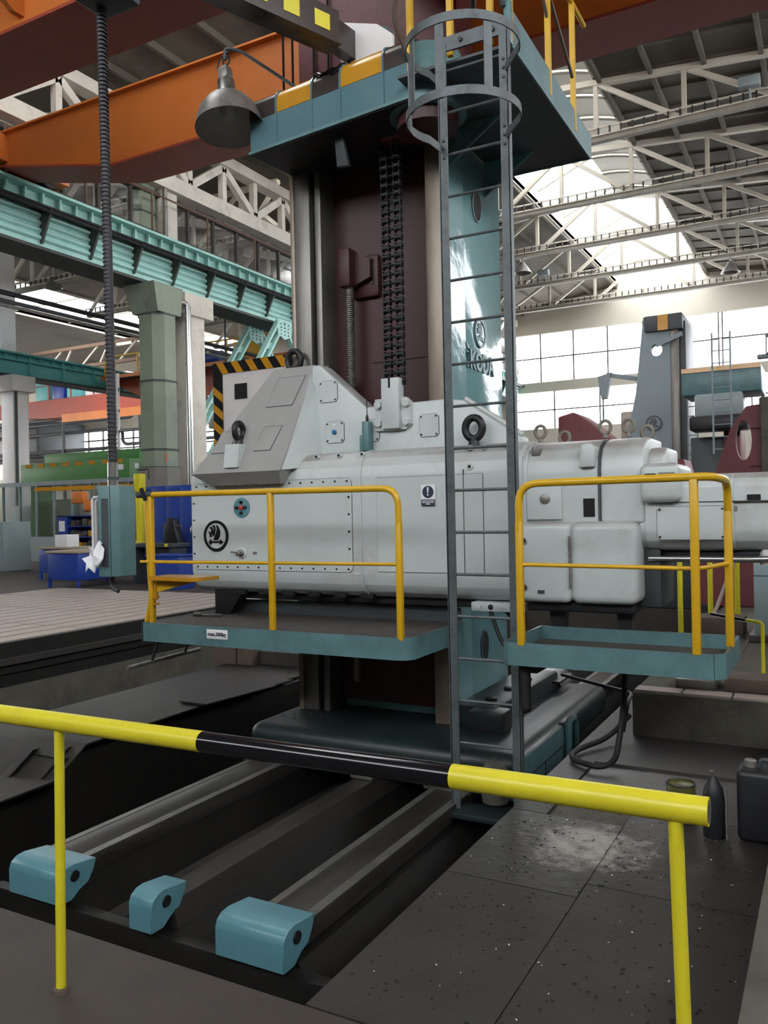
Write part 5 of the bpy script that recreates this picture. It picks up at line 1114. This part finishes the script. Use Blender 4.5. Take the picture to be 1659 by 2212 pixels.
# ================================================================== LEFT HALL FURNITURE
def bench(x0, y0, w, d, rot, label):
    t = thing('workbench', label, 'workbench', (x0, y0, .08), 'blue workbenches')
    R = Matrix.Rotation(rot, 3, 'Z')
    def T(m): m.v = [tuple(R @ Vector((p[0], p[1], 0)) + Vector((x0, y0, p[2]))) for p in m.v]; return m
    part('top', T(MB().rbox(-.04, w + .04, -.04, d + .04, .88, .93, .006)), 'wood', t)
    part('cabinet', T(MB().rbox(0, w * .55, 0, d, .26, .88, .006)), 'bluep', t)
    part('side_panel', T(MB().rbox(w * .55, w, 0, d, .3, .88, .006)), 'bluep', t)
    for lx in (0, w - .06):
        for ly in (0, d - .06): part('leg', T(MB().box(lx, lx + .06, ly, ly + .06, .08, .3)), 'bluep', t)
    part('drawer_line', T(MB().box(.02, w * .55 - .02, -.004, 0, .7, .705)), 'dark', t)
bench(-18.45, 14.8, 1.9, .8, 0, 'blue workbench furthest left with a wooden top')
bench(-15.1, 13.15, 1.8, 1.0, PI / 2, 'larger blue workbench right behind the control pendant')
sh = thing('shelf_unit', 'open blue shelf unit full of tools behind the workbenches', 'shelf', (-18.9, 16.7, .08))
SX0, SX1, SY0, SY1 = -19.75, -18.0, 16.5, 17.0
part('back', MB().box(SX0, SX1, SY1 - .02, SY1, .08, 1.75), 'bluep', sh)
for x in (SX0, SX1 - .04): part('side', MB().box(x, x + (.4 if x == SX0 else .04), SY0, SY1, .08, 1.75), 'bluep', sh)
for z in (1.72, 1.42, 1.12, .82, .52): part('shelf_board', MB().box(SX0, SX1, SY0, SY1, z, z + .03), 'bluep', sh)
part('notice', MB().box(SX0 + .06, SX0 + .3, SY0 - .005, SY0, 1.3, 1.6), 'paper', sh)
cols = ['timber', 'black', 'conc', 'cardboard', 'darkgrey', 'ochre']
random.seed(11)
for r, z in enumerate((1.451, 1.151, .851)):
    for i in range(5):
        x = SX0 + .45 + i * .24; h = random.uniform(.1, .22)
        one('tool_box', MB().rbox(x, x + .2, SY0 + .06, SY0 + .3, z, z + h, .02), cols[(r * 2 + i) % 6], '%s item on the %s board of the open blue shelf, %s from the left' % (['brown wooden', 'black', 'grey', 'cardboard', 'dark grey', 'amber'][(r * 2 + i) % 6], ['top', 'middle', 'lower'][r], ['first', 'second', 'third', 'fourth', 'fifth'][i]), 'box', 'things on the blue shelf')
one('white_box', MB().rbox(-17.95, -17.5, 14.9, 15.3, .931, 1.25, .01), 'paper', 'white cardboard box standing on the left workbench', 'box')
# tall blue cabinets
for i, (x0, x1, lab) in enumerate(((-15.55, -14.65, 'tall blue cabinet seen between the yellow posts'), (-14.63, -13.73, 'tall blue cabinet right beside the headstock end'), (-13.71, -12.8, 'tall blue cabinet mostly hidden behind the headstock'))):
    t = thing('metal_cabinet', lab, 'cabinet', ((x0 + x1) / 2, 15.8, .08), 'tall blue cabinets')
    part('body', MB().rbox(x0, x1, 15.5, 16.1, .08, 2.44, .01), 'bluep', t)
    for s_ in (0, 1):
        a = x0 + .02 + s_ * (x1 - x0) / 2; d = part('door', MB().rbox(a, a + (x1 - x0) / 2 - .04, 15.48, 15.51, .14, 2.38, .006), 'bluep', t)
        part('handle', MB().box(a + (.42 if s_ == 0 else .04), a + (.44 if s_ == 0 else .06), 15.46, 15.48, 1.1, 1.25), 'darkgrey', d)
t = thing('vise_bench', 'dark steel table with a vise in front of the blue cabinets', 'table', (-13.4, 15, .08))
part('top', MB().rbox(-14.85, -13.5, 14.5, 15.1, .95, 1.05, .01), 'darkgrey', t)
part('tray', MB().rbox(-14.5, -13.7, 14.6, 15.0, .7, .95, .02), 'black', t)
for x in (-14.8, -13.65): part('leg', MB().box(x, x + .08, 14.55, 15.05, .08, .95), 'darkgrey', t)
part('yellow_label', MB().box(-13.75, -13.65, 14.49, 14.5, .97, 1.04), 'byellow', t)
v = thing('bench_vise', 'black bench vise on the dark steel table', 'vise', (-13.9, 14.9, 1.05))
part('body', MB().prism([(-14.1, 1.05), (-13.6, 1.05), (-13.7, 1.35), (-13.75, 1.6), (-13.95, 1.65), (-14.05, 1.4)], 'y', 14.8, 15.0, .02), 'black', v)
part('spindle', MB().tube([(-14.2, 14.9, 1.45), (-13.6, 14.9, 1.45)], .03, 8), 'steel', v)
one('blue_bin', MB().rbox(-13.4, -12.5, 13.6, 14.1, .08, .8, .02).rbox(-13.45, -12.45, 13.55, 14.15, .8, .84, .01), 'bluep', 'low blue bin under the edge of the headstock', 'bin')
# yellow pillar
t = thing('yellow_pillar', 'bright yellow square pillar with collar behind the pendant', 'pillar', (-15.2, 15.2, .08))
part('pillar', MB().rbox(-15.28, -15.13, 15.13, 15.28, .08, 2.3, .01), 'byellow', t)
part('collar', MB().rbox(-15.31, -15.1, 15.1, 15.31, 2.3, 2.75, .02), 'byellow', t)
part('jib_beam', MB().bar((-15.2, 15.2, 2.45), (-18.4, 14.7, 2.45), .1, .1), 'ochre', t)
part('band', MB().rbox(-15.3, -15.11, 15.11, 15.3, 1.0, 1.08, .01), 'byellow', t)
part('side_arm', MB().tube(bend([(-15.2, 15.15, 2.85), (-14.8, 15.1, 2.85), (-14.8, 15.1, 2.6)], .06), .025, 8), 'black', t)
# orange hoist block and cable
t = thing('hoist_hook', 'orange hoist hook block hanging left of the pendant', 'hoist', (-17, 14.9, 1.9))
part('block', MB().rbox(-17.2, -16.75, 14.78, 15.0, 2.05, 2.36, .04), 'orange', t)
part('block', MB().rbox(-16.78, -16.5, 14.8, 15.0, 1.85, 2.12, .04), 'orange', t)
part('chain', MB().tube([(-16.95, 14.9, 2.36), (-16.95, 14.9, 2.4)], .03, 6), 'black', t)
# grey cabinet left edge
t = thing('control_cabinet', 'grey double control cabinet at the left frame edge', 'cabinet', (-22.4, 17, .08))
part('body', MB().rbox(-24.4, -22.3, 16.6, 17.6, .08, 1.6, .02), 'greycab', t)
part('door', MB().rbox(-23.3, -22.82, 16.57, 16.6, .15, 1.55, .01), 'greycab', t)
part('door', MB().rbox(-22.8, -22.32, 16.57, 16.6, .15, 1.55, .01), 'greycab', t)
part('lock', MB().lathe([(.04, 0), (.04, -.03)], (-22.45, 16.57, 1.35), 'y', 12), 'black', t)
part('sign', MB().prism([(-23.1, 1.38), (-23.0, 1.38), (-23.05, 1.47)], 'y', 16.56, 16.575), 'black', t)
# wrapped pallet
t = thing('wrapped_crates', 'crates wrapped in clear plastic beside the grey cabinet', 'crates', (-21, 18.5, .08))
part('crate', MB().rbox(-21.2, -18.2, 18.2, 19.4, .2, 1.25, .03), 'cardboard', t)
part('wrap', MB().prism([(-21.4, .5), (-20.3, .6), (-19.9, 1.5), (-20.6, 1.75), (-21.2, 1.3)], 'y', 18.0, 19.3, .05, 2), 'clearwrap', t)
part('pallet', MB().box(-21.3, -18.1, 18.1, 19.5, .08, .2), 'timber', t)
# glazed partition
gp = struct('wall_partition', MB().box(-30, -17.2, 20.9, 21, .08, 1.0).box(-30, -17.2, 20.9, 21, 2.9, 3.05), 'greycab', 'grey glazed partition wall of the left hall')
for i in range(14):
    x = -30 + i * .95; part('mullion', MB().box(x, x + .06, 20.9, 21, 1.0, 2.9), 'greycab', gp)
    part('pane', MB().box(x + .06, x + .95, 20.945, 20.955, 1.0, 2.9), 'glassp', gp)
for i in range(5): one('machine_cabinet', MB().rbox(-29 + i * 2.3, -27.4 + i * 2.3, 22, 23, .08, 2.2 + .2 * (i % 2), .04), ['greycab', 'walldk', 'mill2', 'greycab', 'teal'][i], 'grey cabinet behind the glazed partition, %s from the left' % ['first', 'second', 'third', 'fourth', 'fifth'][i], 'cabinet', 'cabinets behind the partition')
# green machine with hazard dashes
t = thing('green_crane_beam', 'green machine beam with yellow and black dashes in the left hall', 'machine', (-24, 21.5, 2.9))
part('beam', MB().rbox(-27.5, -21.8, 21.3, 22.5, 2.95, 3.75, .03), 'greenm', t)
part('beam_end', MB().rbox(-21.8, -18.3, 21.3, 22.3, 2.95, 3.7, .03), 'greenm', t)
part('upper_deck', MB().rbox(-27.5, -22.4, 22.4, 23.4, 3.75, 4.2, .03), 'greenm', t)
for i in range(8): part('hazard_dash', MB().box(-27.2 + i * .68, -26.85 + i * .68, 21.285, 21.3, 3.6, 3.74), 'ochre', t)
part('lower_edge', MB().box(-24, -18.3, 21.25, 21.3, 2.85, 2.98), 'ochre', t)
part('data_plate', MB().box(-22.3, -22.05, 21.285, 21.3, 3.35, 3.55).box(-21.5, -21.3, 21.285, 21.3, 3.38, 3.55), 'paper', t)
for x in (-27.2, -18.8): part('support', MB().box(x, x + .3, 21.5, 22.3, .08, 2.95), 'greenm', t)
# pipework and dark plant on the far wall
t = thing('pipe_rack', 'tangle of dark pipes along the far wall of the left hall', 'pipes', (-40, 44, 5))
for i, z in enumerate((6.2, 6.8, 8.2, 9.0, 9.4)):
    part('pipe', MB().tube(bend([(-62, 44 + .2 * i, z), (-48 + i, 44 + .2 * i, z), (-48 + i, 44 + .2 * i, z + (1.2 if i % 2 else -1.2)), (-30, 44 + .2 * i, z + (1.2 if i % 2 else -1.2))], .5), .13, 8), 'darkgrey', t)
for i in range(4): part('upright', MB().box(-60 + i * 8, -59.85 + i * 8, 44, 44.2, .08, 10), 'gdark', t)
one('storage_tank', MB().rbox(-64, -56, 45, 49.86, 6.5, 9.6, .2), 'darkgrey', 'dark plant box on the far wall of the left hall', 'tank')
one('mezzanine', MB().rbox(-62, -36, 46, 49.86, 4.6, 5.0, .03), 'walldk', 'pale mezzanine edge along the far wall', 'platform')
# white booth with striped border
wbk = thing('control_booth', 'white booth wall with black and amber hazard border behind the headstock shoulder', 'booth', (-12, 16.8, .08))
BX0, BX1, BZ = -14.47, -9.6, 5.7
part('wall', MB().rbox(BX0, BX1, 17.2, 19, .08, BZ, .01), 'white', wbk)
part('border_left', MB().box(BX0, BX0 + .32, 17.19, 17.2, .08, BZ), 'screw', wbk)
part('border_top', MB().box(BX0, BX1, 17.188, 17.2, BZ - .3, BZ), 'screw', wbk)
for i in range(11):
    z = .3 + i * .46; part('stripe', MB().prism([(BX0, z), (BX0 + .32, z - .26), (BX0 + .32, z - .05), (BX0, z + .21)], 'y', 17.18, 17.19), 'ochre', wbk)
for i in range(8):
    x = BX0 + .12 + i * .48; part('stripe', MB().prism([(x, BZ), (x + .22, BZ), (x + .42, BZ - .3), (x + .2, BZ - .3)], 'y', 17.178, 17.188), 'ochre', wbk)
part('vent', MB().box(-13.75, -13.35, 17.18, 17.2, 4.7, 5.1), 'dark', wbk)
part('window_frame', MB().box(-12.85, -11.6, 17.17, 17.2, 3.4, 4.75), 'timber', wbk)
part('window_pane', MB().box(-12.72, -11.7, 17.165, 17.172, 3.5, 4.62), 'cardboard', wbk)
t = thing('metal_duct', 'shiny metal duct between the concrete column and the booth', 'duct', (-19.3, 23.7, 4.8))
part('duct', MB().rbox(-19.8, -18.9, 23.2, 24.2, 4.8, 6.0, .03), 'bright', t)
part('hanger', MB().tube([(-19.35, 23.7, 6), (-19.35, 23.7, 14.4)], .03, 6), 'darkgrey', t)
t = thing('lit_tube_lamp', 'row of glowing fluorescent tubes under the left hall roof', 'lamp', (-26, 26, 10))
em = bpy.data.materials.new('fluorescent_glow'); em.use_nodes = True
eb = em.node_tree.nodes['Principled BSDF']; eb.inputs['Emission Color'].default_value = (.85, 1, .5, 1); eb.inputs['Emission Strength'].default_value = 3
for x0, x1, y, z in ((-30.3, -29.4, 29, 10.0), (-31, -29.2, 32, 9.6), (-24.7, -24.0, 25.5, 10.6)): part('tube', MB().tube([(x0, y, z), (x1, y, z)], .06, 8), em, t)

# ================================================================== LOOSE CHIPS
random.seed(21)
def chips(n, x0, x1, y0, y1, z, s0, s1, mat, label):
    m = MB()
    for i in range(n):
        x = random.uniform(x0, x1); y = random.uniform(y0, y1); s = random.uniform(s0, s1); a = random.uniform(0, PI); h = random.uniform(.001, .004)
        c, q = math.cos(a) * s, math.sin(a) * s
        m.add([(x + c, y + q, z), (x - q * .5, y + c * .5, z), (x - c, y - q, z), (x + q * .5, y - c * .5, z), (x, y, z + h)], [(0, 1, 4), (1, 2, 4), (2, 3, 4), (3, 0, 4), (3, 2, 1, 0)])
    o = link('metal_chips', m.mesh('metal_chips', mt[mat])); o['kind'] = 'stuff'; o['label'] = label; o['category'] = 'metal chips'
chips(420, -1.6, -.3, 2.5, 4.7, .0025, .004, .014, 'dark', 'dark metal chips scattered over the floor plates')
chips(60, -1.6, -.3, 2.5, 4.7, .0025, .003, .008, 'paper', 'pale flakes scattered over the floor plates')
chips(300, -4.3, -3.5, 5.85, 6.2, -.068, .006, .02, 'bed', 'black swarf heaped on the saddle at the foot of the column')
